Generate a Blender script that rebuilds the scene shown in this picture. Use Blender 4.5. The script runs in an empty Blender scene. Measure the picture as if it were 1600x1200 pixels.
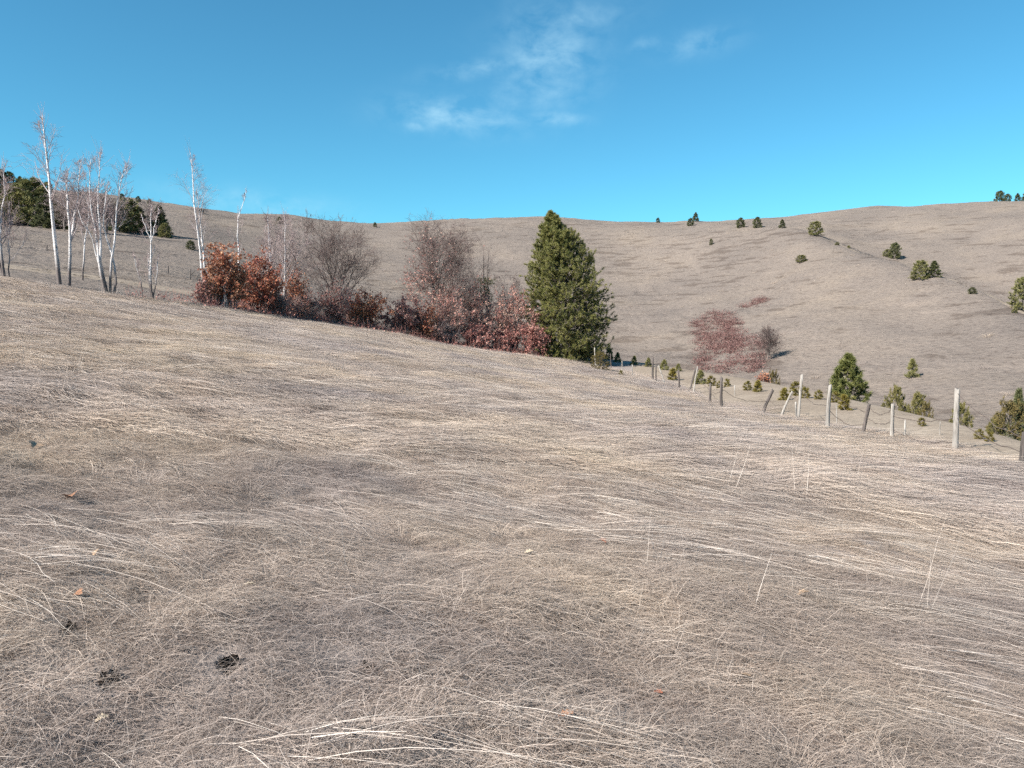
import bpy, math, numpy as np
from math import radians as R

# ------------------------------------------------------------------ camera, sky, sun, exposure
scene = bpy.context.scene
EYE = 1.6
FPX = 1202.0                    # focal length in pixels of the 1600x1200 photograph
PITCH = math.atan(90 / FPX)     # eye level runs through y = 510
cam_d = bpy.data.cameras.new('camera')
cam_d.sensor_width = 36.0
cam_d.lens = 36.0 * FPX / 1600.0
cam_d.clip_start = 0.05
cam_d.clip_end = 6000.0
cam = bpy.data.objects.new('camera', cam_d)
scene.collection.objects.link(cam)
cam.location = (0, 0, EYE)
cam.rotation_euler = (math.pi / 2 - PITCH, 0, 0)
scene.camera = cam

SUN_EL, SUN_AZ = R(38), R(-126)  # azimuth from +Y (view direction) towards +X
world = bpy.data.worlds.new('World')
scene.world = world
world.use_nodes = True
wn, wl = world.node_tree.nodes, world.node_tree.links
wn.clear()
w_out = wn.new('ShaderNodeOutputWorld')
w_bg = wn.new('ShaderNodeBackground')
w_bg.inputs['Strength'].default_value = 0.0755
sky = wn.new('ShaderNodeTexSky')
sky.sky_type = 'NISHITA'
sky.sun_disc = False
sky.sun_elevation = SUN_EL
sky.sun_rotation = SUN_AZ
sky.altitude = 900
sky.air_density = 1.0
sky.dust_density = 0.35
sky.ozone_density = 1.0
w_tint = wn.new('ShaderNodeMix'); w_tint.data_type = 'RGBA'; w_tint.blend_type = 'MULTIPLY'
w_tint.inputs['Factor'].default_value = 1.0
w_tint.inputs['B'].default_value = (0.335, 0.835, 0.92, 1)
wl.new(sky.outputs['Color'], w_tint.inputs['A'])
# thin wisps of cirrus: soft patches in sky directions, broken up by stretched noise
w_co = wn.new('ShaderNodeTexCoord')
w_sep = wn.new('ShaderNodeSeparateXYZ'); wl.new(w_co.outputs['Generated'], w_sep.inputs[0])


def wmath(op, a, b=None, clamp=False):
    n = wn.new('ShaderNodeMath'); n.operation = op; n.use_clamp = clamp
    for i, v in enumerate((a, b)):
        if v is None: continue
        if isinstance(v, (int, float)): n.inputs[i].default_value = v
        else: wl.new(v, n.inputs[i])
    return n.outputs[0]


w_az = wmath('ARCTAN2', w_sep.outputs['X'], w_sep.outputs['Y'])
w_el = wmath('ARCSINE', w_sep.outputs['Z'])
w_map = wn.new('ShaderNodeCombineXYZ')
wl.new(w_az, w_map.inputs[0]); wl.new(w_el, w_map.inputs[1])
n1 = wn.new('ShaderNodeTexNoise'); n1.inputs['Scale'].default_value = 17; n1.inputs['Detail'].default_value = 6
n1.inputs['Roughness'].default_value = 0.6; n1.inputs['Distortion'].default_value = 0.25
wmp = wn.new('ShaderNodeMapping'); wmp.inputs['Scale'].default_value = (1.3, 2.1, 1); wmp.inputs['Rotation'].default_value = (0, 0, 0.25)
wl.new(w_map.outputs[0], wmp.inputs[0]); wl.new(wmp.outputs[0], n1.inputs['Vector'])


def ray(px, py):
    cx, cy = (px - 800) / FPX, -(py - 600) / FPX
    c, s = math.cos(PITCH), math.sin(PITCH)
    v = np.array([cx, c + cy * s, -s + cy * c])
    return v / np.linalg.norm(v)


cloud = None
for px, py, rx, ry, tilt, amp in ((858, 92, 66, 60, 0.5, 0.95), (760, 106, 75, 11, 0.15, .8), (715, 182, 85, 22, -.05, 1.05), (868, 185, 38, 10, -.05, .9),
                                  (880, 40, 85, 26, .2, .6), (1090, 68, 48, 15, .1, .7), (1008, 70, 22, 9, .2, .55), (648, 198, 18, 8, 0, .9),
                                  (400, 318, 110, 16, -.05, .75), (800, 150, 40, 30, .6, .55)):
    v = ray(px, py)
    a0, e0 = math.atan2(v[0], v[1]), math.asin(v[2])
    k = 1.0 / FPX
    da, de = wmath('SUBTRACT', w_az, a0), wmath('SUBTRACT', w_el, e0)
    ca, sa = math.cos(tilt), math.sin(tilt)
    u = wmath('DIVIDE', wmath('ADD', wmath('MULTIPLY', da, ca), wmath('MULTIPLY', de, sa)), rx * k)
    w = wmath('DIVIDE', wmath('SUBTRACT', wmath('MULTIPLY', de, ca), wmath('MULTIPLY', da, sa)), ry * k)
    r2 = wmath('ADD', wmath('MULTIPLY', u, u), wmath('MULTIPLY', w, w))
    g = wmath('MULTIPLY', wmath('POWER', 0.42, r2), amp)
    cloud = g if cloud is None else wmath('MAXIMUM', cloud, g)
c_amt = wmath('MULTIPLY', cloud, wmath('MULTIPLY', wmath('SUBTRACT', n1.outputs['Fac'], 0.36), 3.0, True), True)
c_amt = wmath('MULTIPLY', c_amt, 0.48)
w_cl = wn.new('ShaderNodeMix'); w_cl.data_type = 'RGBA'
wl.new(c_amt, w_cl.inputs['Factor']); wl.new(w_tint.outputs['Result'], w_cl.inputs['A'])
w_cl.inputs['B'].default_value = (3.3, 5.2, 6.2, 1)
wl.new(w_cl.outputs['Result'], w_bg.inputs['Color'])
w_bg2 = wn.new('ShaderNodeBackground'); w_bg2.inputs['Strength'].default_value = w_bg.inputs['Strength'].default_value
wl.new(w_tint.outputs['Result'], w_bg2.inputs['Color'])
w_ms = wn.new('ShaderNodeMixShader')      # the wisps only fill this quarter of the sky; elsewhere it is clear
wl.new(wmath('MULTIPLY', wmath('GREATER_THAN', w_sep.outputs['Y'], .45), wmath('GREATER_THAN', w_sep.outputs['Z'], .03)), w_ms.inputs[0])
wl.new(w_bg2.outputs[0], w_ms.inputs[1]); wl.new(w_bg.outputs[0], w_ms.inputs[2]); wl.new(w_ms.outputs[0], w_out.inputs[0])

sun_d = bpy.data.lights.new('sun', 'SUN')
sun_d.energy = 4.4
sun_d.angle = R(0.53)
sun_d.color = (1.0, 0.935, 0.87)
sun = bpy.data.objects.new('sun', sun_d)
scene.collection.objects.link(sun)
sun.location = (-60, -25, 60)
sun.rotation_euler = (math.pi / 2 - SUN_EL, 0, -SUN_AZ + math.pi)

scene.view_settings.view_transform = 'Standard'
scene.view_settings.look = 'None'
scene.view_settings.gamma = 1
scene.view_settings.exposure = 1.26
scene.cycles.use_denoising = False
world.cycles.sampling_method = 'MANUAL'
world.cycles.sample_map_resolution = 256
scene.cycles.max_bounces = 4
scene.cycles.transmission_bounces = 2
scene.cycles.glossy_bounces = 1
scene.cycles.diffuse_bounces = 3
scene.cycles.use_light_tree = False

# ------------------------------------------------------------------ helpers
COL = scene.collection
rng = np.random.default_rng(7)


def hsh(ix, iy, seed):
    h = (ix.astype(np.int64) * 374761393 + iy.astype(np.int64) * 668265263 + seed * 982451653) & 0xffffffff
    h = ((h ^ (h >> 13)) * 1274126177) & 0xffffffff
    h = h ^ (h >> 16)
    return (h & 0xffff) / 65535.0


def vnoise(x, y, seed=0):
    ix, iy = np.floor(x), np.floor(y)
    fx, fy = x - ix, y - iy
    fx, fy = fx * fx * (3 - 2 * fx), fy * fy * (3 - 2 * fy)
    a, b = hsh(ix, iy, seed), hsh(ix + 1, iy, seed)
    c, d = hsh(ix, iy + 1, seed), hsh(ix + 1, iy + 1, seed)
    return (a + (b - a) * fx + (c - a) * fy + (a - b - c + d) * fx * fy) * 2 - 1


def fbm(x, y, seed=0, oct=4, gain=0.5):
    s, a = 0, 1.0
    for o in range(oct):
        s = s + a * vnoise(x * 2 ** o + 17.3 * o, y * 2 ** o - 9.1 * o, seed + o)
        a *= gain
    return s


def mesh_np(name, V, F, tint=None, smooth=False):
    """V (n,3); F list of int arrays (m,3) or (m,4)."""
    me = bpy.data.meshes.new(name)
    V = np.ascontiguousarray(V, dtype=np.float32)
    F = [f for f in F if len(f)]
    me.vertices.add(len(V)); me.vertices.foreach_set('co', V.ravel())
    loops = np.concatenate([f.ravel() for f in F]).astype(np.int32)
    sizes = np.concatenate([np.full(len(f), f.shape[1], np.int32) for f in F])
    starts = np.concatenate([[0], np.cumsum(sizes)[:-1]]).astype(np.int32)
    me.loops.add(len(loops)); me.loops.foreach_set('vertex_index', loops)
    me.polygons.add(len(sizes)); me.polygons.foreach_set('loop_start', starts)
    me.update(calc_edges=True)
    if smooth:
        me.polygons.foreach_set('use_smooth', np.ones(len(sizes), bool))
    if tint is not None:
        at = me.attributes.new('tint', 'FLOAT', 'POINT')
        at.data.foreach_set('value', np.ascontiguousarray(tint, dtype=np.float32))
    me.validate()
    return me


class MB:
    def __init__(s): s.V, s.F3, s.F4, s.T, s.n = [], [], [], [], 0

    def add(s, V, F3=None, F4=None, tint=0.5):
        V = np.asarray(V, float).reshape(-1, 3)
        s.V.append(V)
        s.T.append(np.full(len(V), tint) if np.isscalar(tint) else np.asarray(tint, float))
        if F3 is not None and len(F3): s.F3.append(np.asarray(F3) + s.n)
        if F4 is not None and len(F4): s.F4.append(np.asarray(F4) + s.n)
        s.n += len(V)

    def tubes(s, P, Rd, sides=5, tint=0.5):
        """P (m,n,3) polylines, Rd (m,n) radii."""
        P, Rd = np.asarray(P, float), np.asarray(Rd, float)
        m, n = P.shape[:2]
        if m == 0: return
        T = np.gradient(P, axis=1); T /= np.linalg.norm(T, axis=2, keepdims=True) + 1e-9
        ref = np.zeros_like(T); ref[..., 0] = 1.0
        ref[np.abs(T[..., 0]) > 0.9] = (0, 1, 0)
        A = np.cross(T, ref); A /= np.linalg.norm(A, axis=2, keepdims=True) + 1e-9
        B = np.cross(T, A)
        th = np.arange(sides) * 2 * math.pi / sides
        V = P[:, :, None, :] + Rd[:, :, None, None] * (np.cos(th)[None, None, :, None] * A[:, :, None, :] + np.sin(th)[None, None, :, None] * B[:, :, None, :])
        idx = np.arange(m * n * sides).reshape(m, n, sides)
        q = np.stack([idx[:, :-1], np.roll(idx, -1, 2)[:, :-1], np.roll(idx, -1, 2)[:, 1:], idx[:, 1:]], -1).reshape(-1, 4)
        if not np.isscalar(tint): tint = np.repeat(np.asarray(tint, float), n * sides)
        s.add(V.reshape(-1, 3), None, q, tint)
        if sides >= 5:   # close the ends
            cap = idx[:, -1, :]
            k0 = s.n
            s.add(P[:, -1], None, None, 0.5 if np.isscalar(tint) else tint[::n * sides])
            base = k0 - m * n * sides
            f = np.stack([cap + base, np.roll(cap, -1, 1) + base, np.repeat(np.arange(m)[:, None] + k0, sides, 1)], -1).reshape(-1, 3)
            s.F3.append(f)

    def cards(s, C, size, tint, aspect=1.4, updir=None, g=None):
        """leaf-sized folded quads at C (m,3)."""
        g = g or rng
        m = len(C)
        a = g.normal(size=(m, 3)); a /= np.linalg.norm(a, axis=1, keepdims=True)
        b = np.cross(a, g.normal(size=(m, 3))); b /= np.linalg.norm(b, axis=1, keepdims=True) + 1e-9
        nn = np.cross(a, b)
        sz = np.asarray(size).reshape(-1, 1) * np.ones((m, 1))
        L, W = a * sz * aspect * .5, b * sz * .5
        V = np.stack([C - L, C + W + nn * sz * .15, C + L, C - W + nn * sz * .15], 1)
        i = np.arange(m * 4).reshape(m, 4)
        s.add(V.reshape(-1, 3), np.concatenate([i[:, [0, 1, 2]], i[:, [0, 2, 3]]]), None, np.repeat(tint, 4))

    def build(s, name, mat, parent=None, smooth=False):
        V = np.concatenate(s.V)
        F = []
        if s.F3: F.append(np.concatenate(s.F3))
        if s.F4: F.append(np.concatenate(s.F4))
        me = mesh_np(name, V, F, np.concatenate(s.T), smooth)
        me.materials.append(mat)
        o = bpy.data.objects.new(name, me)
        COL.objects.link(o)
        if parent: o.parent = parent
        return o


def empty(name, loc):
    o = bpy.data.objects.new(name, None)
    o.empty_display_size = 0.3
    COL.objects.link(o); o.location = tuple(float(c) for c in loc)
    return o


def tag(o, label=None, cat=None, group=None, kind=None):
    if label: o['label'] = label
    if cat: o['category'] = cat
    if group: o['group'] = group
    if kind: o['kind'] = kind
    return o


def copy_tree(o, parent=None):
    c = o.copy(); COL.objects.link(c); c.parent = parent
    for ch in list(o.children): copy_tree(ch, c)
    return c


# ------------------------------------------------------------------ materials
def new_mat(name):
    m = bpy.data.materials.new(name); m.use_nodes = True
    nt = m.node_tree; nt.nodes.clear()
    out = nt.nodes.new('ShaderNodeOutputMaterial')
    return m, nt, nt.nodes, nt.links, out


def ramp(nodes, stops):
    r = nodes.new('ShaderNodeValToRGB')
    els = r.color_ramp.elements
    while len(els) > 1: els.remove(els[-1])
    els[0].position, els[0].color = stops[0][0], (*stops[0][1], 1)
    for p, c in stops[1:]:
        e = els.new(p); e.color = (*c, 1)
    return r


def noise(nodes, links, scale, detail=4, rough=.55, vec=None, stretch=None, rot=0, dist=0):
    t = nodes.new('ShaderNodeTexNoise')
    t.inputs['Scale'].default_value = scale; t.inputs['Detail'].default_value = detail
    t.inputs['Roughness'].default_value = rough; t.inputs['Distortion'].default_value = dist
    g = nodes.new('ShaderNodeNewGeometry') if vec is None else None
    v = g.outputs['Position'] if vec is None else vec
    if stretch:
        mp = nodes.new('ShaderNodeMapping'); mp.inputs['Scale'].default_value = stretch
        mp.inputs['Rotation'].default_value = (0, 0, rot)
        links.new(v, mp.inputs[0]); v = mp.outputs[0]
    links.new(v, t.inputs['Vector'])
    return t.outputs['Fac']


def mixc(nodes, links, fac, a, b, mode='MIX'):
    n = nodes.new('ShaderNodeMix'); n.data_type = 'RGBA'; n.blend_type = mode
    for sock, v in (('Factor', fac), ('A', a), ('B', b)):
        if isinstance(v, (int, float)): n.inputs[sock].default_value = v
        elif isinstance(v, tuple): n.inputs[sock].default_value = (*v, 1)
        else: links.new(v, n.inputs[sock])
    return n.outputs['Result']


def nmath(nodes, links, op, a, b=None, clamp=False):
    n = nodes.new('ShaderNodeMath'); n.operation = op; n.use_clamp = clamp
    for i, v in enumerate((a, b)):
        if v is None: continue
        if isinstance(v, (int, float)): n.inputs[i].default_value = v
        else: links.new(v, n.inputs[i])
    return n.outputs[0]


def tint_mat(name, stops, rough=.85, patch=None, translucent=0.0, spec=.2, clump=False):
    """base colour from the per-piece 'tint' attribute; patch = (scale, dark colour multiplier, light multiplier)."""
    m, nt, N, L, out = new_mat(name)
    at = N.new('ShaderNodeAttribute'); at.attribute_name = 'tint'
    r = ramp(N, stops); L.new(at.outputs['Fac'], r.inputs[0])
    col = r.outputs[0]
    if patch:
        f = noise(N, L, patch[0], 4, .6)
        pr = ramp(N, [(.34, patch[1]), (.62, patch[2])]); L.new(f, pr.inputs[0])
        col = mixc(N, L, 1.0, col, pr.outputs[0], 'MULTIPLY')
    if clump:
        oi = N.new('ShaderNodeObjectInfo')
        cr = ramp(N, [(0, (.72, .68, .66)), (.3, (.93, .92, .90)), (.8, (1.05, 1.05, 1.03)), (1, (1.2, 1.2, 1.2))]); L.new(oi.outputs['Random'], cr.inputs[0])
        col = mixc(N, L, 1.0, col, cr.outputs[0], 'MULTIPLY')
        hu = ramp(N, [(.36, (.97, .98, 1.01)), (.5, (1.0, .99, .965)), (.66, (1.04, 1.015, .92))])   # greyer and more ochre turf
        L.new(noise(N, L, .16, 4, .6), hu.inputs[0])
        col = mixc(N, L, 1.0, col, hu.outputs[0], 'MULTIPLY')
    b = N.new('ShaderNodeBsdfPrincipled')
    b.inputs['Roughness'].default_value = rough
    b.inputs['Specular IOR Level'].default_value = spec
    L.new(col, b.inputs['Base Color'])
    sh = b.outputs[0]
    if translucent:
        t = N.new('ShaderNodeBsdfTranslucent'); L.new(col, t.inputs['Color'])
        ms = N.new('ShaderNodeMixShader'); ms.inputs[0].default_value = translucent
        L.new(sh, ms.inputs[1]); L.new(t.outputs[0], ms.inputs[2]); sh = ms.outputs[0]
    L.new(sh, out.inputs[0])
    return m


def ground_mat(name, lo, mid, hi, big, fine, bump, streak=None, bdist=.05, ledges=False):
    m, nt, N, L, out = new_mat(name)
    f = noise(N, L, big, 6, .6)
    r = ramp(N, [(.3, lo), (.5, mid), (.7, hi)]); L.new(f, r.inputs[0])
    f2 = noise(N, L, fine, 5, .65, stretch=streak)
    r2 = ramp(N, [(.28, (.5, .48, .47)), (.42, (.9, .89, .89)), (.52, (1, 1, 1)), (.75, (1.2, 1.18, 1.15))]); L.new(f2, r2.inputs[0])
    col = mixc(N, L, 1.0, r.outputs[0], r2.outputs[0], 'MULTIPLY')
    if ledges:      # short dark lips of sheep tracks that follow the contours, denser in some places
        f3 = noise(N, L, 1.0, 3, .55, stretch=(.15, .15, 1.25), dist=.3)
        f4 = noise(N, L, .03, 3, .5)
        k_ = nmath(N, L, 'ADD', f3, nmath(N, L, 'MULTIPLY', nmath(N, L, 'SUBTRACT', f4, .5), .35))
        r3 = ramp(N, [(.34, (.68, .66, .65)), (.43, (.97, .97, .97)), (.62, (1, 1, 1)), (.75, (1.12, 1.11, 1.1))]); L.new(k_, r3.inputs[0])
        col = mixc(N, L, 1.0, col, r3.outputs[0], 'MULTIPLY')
    b = N.new('ShaderNodeBsdfPrincipled'); b.inputs['Roughness'].default_value = .95
    b.inputs['Specular IOR Level'].default_value = .05
    L.new(col, b.inputs['Base Color'])
    bp = N.new('ShaderNodeBump'); bp.inputs['Strength'].default_value = bump; bp.inputs['Distance'].default_value = bdist
    L.new(f2, bp.inputs['Height']); L.new(bp.outputs[0], b.inputs['Normal'])
    L.new(b.outputs[0], out.inputs[0])
    return m


M = {}
M['meadow'] = ground_mat('meadow_thatch', (0.21, 0.174, 0.15), (0.28, 0.236, 0.209), (0.34, 0.291, 0.26), .5, 22, .8, bdist=.04)
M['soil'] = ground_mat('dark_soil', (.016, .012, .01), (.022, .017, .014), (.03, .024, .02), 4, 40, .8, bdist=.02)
M['track'] = ground_mat('track_dry_turf', (.225, .183, .14), (.268, .22, .17), (.31, .258, .202), .35, 6, .6, bdist=.06)
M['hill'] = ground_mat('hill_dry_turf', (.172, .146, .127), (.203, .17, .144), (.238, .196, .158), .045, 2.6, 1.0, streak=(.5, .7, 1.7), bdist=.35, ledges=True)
M['grass'] = tint_mat('dead_grass', [(0, (0.23, 0.187, 0.161)), (.35, (0.39, 0.331, 0.296)), (.7, (0.53, 0.46, 0.414)), (1, (0.66, 0.586, 0.527))], .8,
                      (.32, (.82, .81, .81), (1.18, 1.16, 1.11)), .3, clump=True)
M['straw'] = tint_mat('pale_straw', [(0, (0.48, 0.409, 0.355)), (.6, (0.66, 0.581, 0.516)), (1, (0.76, 0.687, 0.613))], .6, (.4, (.88, .88, .88), (1.05, 1.04, 1.0)), .25)
M['hill_grass'] = tint_mat('hill_grass', [(0, (0.1, 0.0808, 0.0683)), (.35, (0.18, 0.151, 0.131)), (.6, (0.225, 0.192, 0.168)), (1, (0.29, 0.25, 0.223))], .9)
M['twig'] = tint_mat('twig_bark', [(0, (.16, .118, .108)), (.5, (.28, .22, .20)), (1, (.42, .35, .32))], .9)
M['tree_twig'] = tint_mat('tree_twig', [(0, (.07, .048, .043)), (.5, (.125, .09, .082)), (1, (.21, .16, .145))], .9)
M['birch_twig'] = tint_mat('birch_twig', [(0, (.22, .16, .155)), (.6, (.36, .29, .28)), (1, (.56, .52, .51))], .8)
M['bark'] = tint_mat('grey_bark', [(0, (.11, .09, .078)), (1, (.27, .235, .21))], .95, (3.0, (.7, .7, .7), (1.15, 1.15, 1.15)))
M['shrub_bark'] = tint_mat('pale_shrub_bark', [(0, (.17, .135, .12)), (1, (.36, .31, .28))], .95)
M['oak_leaf'] = tint_mat('withered_oak_leaf', [(0, (.20, .062, .045)), (.35, (.36, .13, .08)), (.7, (.46, .21, .12)), (1, (.57, .34, .20))], .65, None, .25)
M['red_leaf'] = tint_mat('withered_red_leaf', [(0, (.25, .092, .08)), (.45, (.44, .21, .175)), (.8, (.55, .315, .25)), (1, (.64, .44, .34))], .65, None, .25)
M['needle'] = tint_mat('pine_needle', [(0, (.045, .062, .022)), (.5, (.14, .155, .045)), (1, (.27, .255, .085))], .5, None, .25, .35)
M['needle_far'] = tint_mat('far_pine_needle', [(0, (.06, .072, .038)), (.5, (.13, .138, .06)), (1, (.24, .225, .085))], .6, None, .1)
M['needle_yellow'] = tint_mat('yellowed_needle', [(0, (.10, .088, .025)), (.5, (.20, .165, .04)), (1, (.33, .26, .06))], .6, None, .15)
M['olive'] = tint_mat('olive_needle', [(0, (.08, .078, .032)), (.5, (.17, .155, .055)), (1, (.29, .245, .085))], .6, None, .15)
M['juniper'] = tint_mat('juniper_needle', [(0, (.07, .058, .022)), (.5, (.15, .12, .045)), (1, (.25, .19, .07))], .7, None, .1)
M['hill_red'] = tint_mat('red_thicket', [(0, (.13, .062, .056)), (.5, (.205, .112, .10)), (1, (.275, .18, .155))], .85, None, .15)
M['wire'] = tint_mat('rusty_wire', [(0, (.09, .07, .06)), (1, (.13, .10, .085))], .6)


def birch_mat():
    m, nt, N, L, out = new_mat('birch_bark')
    tc = N.new('ShaderNodeTexCoord')
    f = noise(N, L, 3.0, 5, .65, vec=tc.outputs['Object'], stretch=(2.2, 2.2, 6.5))
    r = ramp(N, [(.33, (.045, .04, .038)), (.42, (.55, .52, .50)), (.6, (.74, .72, .70))]); L.new(f, r.inputs[0])
    at = N.new('ShaderNodeAttribute'); at.attribute_name = 'tint'
    f3 = noise(N, L, 9, 4, .6, vec=tc.outputs['Object'])
    k = nmath(N, L, 'SUBTRACT', nmath(N, L, 'MULTIPLY', at.outputs['Fac'], 2.2), f3, True)
    col = mixc(N, L, k, (.13, .105, .095), r.outputs[0])   # cracked dark bark at the foot
    b = N.new('ShaderNodeBsdfPrincipled'); b.inputs['Roughness'].default_value = .7
    L.new(col, b.inputs['Base Color'])
    L.new(b.outputs[0], out.inputs[0])
    return m


M['birch'] = birch_mat()


def wood_mat(name, a, c):
    m, nt, N, L, out = new_mat(name)
    tc = N.new('ShaderNodeTexCoord')
    f = noise(N, L, 14, 6, .6, vec=tc.outputs['Object'], stretch=(1.6, 1.6, .12), dist=.4)
    r = ramp(N, [(.32, tuple(v * .45 for v in a)), (.48, a), (.68, c)]); L.new(f, r.inputs[0])
    b = N.new('ShaderNodeBsdfPrincipled'); b.inputs['Roughness'].default_value = .9
    bp = N.new('ShaderNodeBump'); bp.inputs['Strength'].default_value = .7; bp.inputs['Distance'].default_value = .01
    L.new(f, bp.inputs['Height']); L.new(bp.outputs[0], b.inputs['Normal'])
    L.new(r.outputs[0], b.inputs['Base Color']); L.new(b.outputs[0], out.inputs[0])
    return m


M['post_pale'] = wood_mat('weathered_grey_wood', (.27, .245, .215), (.42, .395, .355))
M['post_dark'] = wood_mat('dark_rotten_wood', (.075, .062, .055), (.16, .135, .12))

# ------------------------------------------------------------------ terrain
# columns: pixel x | field edge (y, dist) | far edge of track | valley floor | foot of hill | mid slope | crest | dip behind | back crest
COLS = np.array([
    (-300, 400, 44, 395, 50, 388, 56, 370, 70, 345, 150, 290, 260, 300, 340, 296, 430),
    (0, 432, 40, 425, 46, 420, 52, 405, 66, 358, 150, 298, 260, 308, 340, 304, 430),
    (170, 462, 38, 452, 44, 440, 54, 425, 68, 368, 155, 308, 260, 320, 340, 314, 430),
    (330, 478, 43, 470, 50, 458, 62, 440, 78, 385, 160, 330, 270, 342, 350, 336, 430),
    (500, 503, 48, 499, 54, 505, 72, 470, 95, 410, 180, 345, 290, 357, 370, 351, 440),
    (600, 517, 50, 515, 56, 525, 76, 485, 100, 418, 182, 355, 300, 366, 375, 361, 440),
    (700, 540, 52, 537, 57, 545, 80, 500, 105, 425, 185, 348, 300, 360, 375, 354, 440),
    (880, 562, 56, 556, 64, 575, 88, 530, 112, 440, 185, 345, 285, 357, 360, 351, 435),
    (980, 582, 52, 564, 62, 590, 85, 550, 110, 447, 180, 346, 275, 358, 350, 352, 430),
    (1060, 603, 44, 576, 58, 605, 80, 560, 105, 452, 170, 344, 260, 356, 335, 350, 425),
    (1127, 638, 33, 586, 52, 620, 72, 575, 95, 460, 155, 342, 245, 354, 310, 349, 420),
    (1200, 650, 28.5, 598, 46, 640, 64, 588, 86, 475, 140, 345, 222, 357, 275, 347, 420),
    (1240, 655, 26.5, 607, 42, 650, 60, 598, 80, 482, 130, 356, 204, 369, 255, 342, 418),
    (1293, 671, 24, 617, 38, 660, 55, 608, 75, 490, 120, 371, 185, 386, 235, 333, 415),
    (1395, 685, 21.5, 640, 32, 690, 47, 630, 65, 518, 102, 407, 158, 425, 215, 325, 405),
    (1492, 704, 18.5, 662, 27, 715, 41, 655, 57, 548, 88, 439, 132, 460, 195, 320, 400),
    (1596, 731, 16, 690, 22, 750, 36, 680, 50, 585, 75, 483, 108, 505, 170, 314, 390),
    (1750, 775, 13.5, 735, 18, 790, 32, 720, 45, 645, 65, 560, 88, 580, 150, 306, 380)], float)
NK = 8
az_g = np.arange(-180, 180, 0.25)
KD, KZ = np.zeros((NK, len(az_g))), np.zeros((NK, len(az_g)))
ker = np.exp(-0.5 * (np.arange(-16, 17) * .25 / 1.1) ** 2); ker /= ker.sum()
for k in range(NK):
    a_, d_, t_ = [], [], []
    for c in COLS:
        v = ray(c[0], c[1 + 2 * k])
        a_.append(math.degrees(math.atan2(v[0], v[1]))); d_.append(c[2 + 2 * k]); t_.append(v[2] / math.hypot(v[0], v[1]))
    dd = np.interp(az_g, a_, d_, period=360); tt = np.interp(az_g, a_, t_, period=360)
    sm = lambda q: np.convolve(np.concatenate([q[-16:], q, q[:16]]), ker, 'valid')
    dd, tt = sm(dd), sm(tt)
    KD[k] = dd; KZ[k] = dd * tt + EYE

# the field itself: thin-plate surface through the ground points that show
fp = [(0, 0, 0)]
for c in COLS[1:]:
    v = ray(c[0], c[1]); s = c[2] / math.hypot(v[0], v[1])
    fp.append((v[0] * s, v[1] * s, v[2] * s + EYE))
fp += [(0, -25, -.4), (-22, 0, 2.7), (-26, -22, 2.9), (10.6, 6, -1.36), (10.6, -6, -1.4), (10.8, -25, -1.7), (-14, 14, 1.75), (0, 14, -.02), (-40, 5, 4.6)]
fp = np.array(fp)


def tps_k(r2): return np.where(r2 > 1e-9, .5 * r2 * np.log(r2 + 1e-12), 0)


nf = len(fp)
A = np.zeros((nf + 3, nf + 3))
A[:nf, :nf] = tps_k(((fp[:, None, :2] - fp[None, :, :2]) ** 2).sum(-1)) + np.eye(nf) * 12.0
A[:nf, nf] = 1; A[:nf, nf + 1:] = fp[:, :2]; A[nf, :nf] = 1; A[nf + 1:, :nf] = fp[:, :2].T
tw = np.linalg.solve(A, np.concatenate([fp[:, 2], np.zeros(3)]))


def field_z(x, y):
    z = tw[nf] + tw[nf + 1] * x + tw[nf + 2] * y
    for i in range(nf):
        z = z + tw[i] * tps_k((x - fp[i, 0]) ** 2 + (y - fp[i, 1]) ** 2)
    return z


Z0 = float(field_z(np.array([0.]), np.array([0.]))[0])


def pchip(xk, yk, x):
    h = np.diff(xk); dl = np.diff(yk) / h
    m = np.zeros_like(yk)
    for i in range(1, len(xk) - 1):
        if dl[i - 1] * dl[i] > 0:
            w1, w2 = 2 * h[i] + h[i - 1], h[i] + 2 * h[i - 1]
            m[i] = (w1 + w2) / (w1 / dl[i - 1] + w2 / dl[i])
    m[0], m[-1] = dl[0], dl[-1]
    j = np.clip(np.searchsorted(xk, x) - 1, 0, len(xk) - 2)
    t = (x - xk[j]) / h[j]
    return ((2 * t**3 - 3 * t**2 + 1) * yk[j] + (t**3 - 2 * t**2 + t) * h[j] * m[j] + (-2 * t**3 + 3 * t**2) * yk[j + 1] + (t**3 - t**2) * h[j] * m[j + 1])


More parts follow.
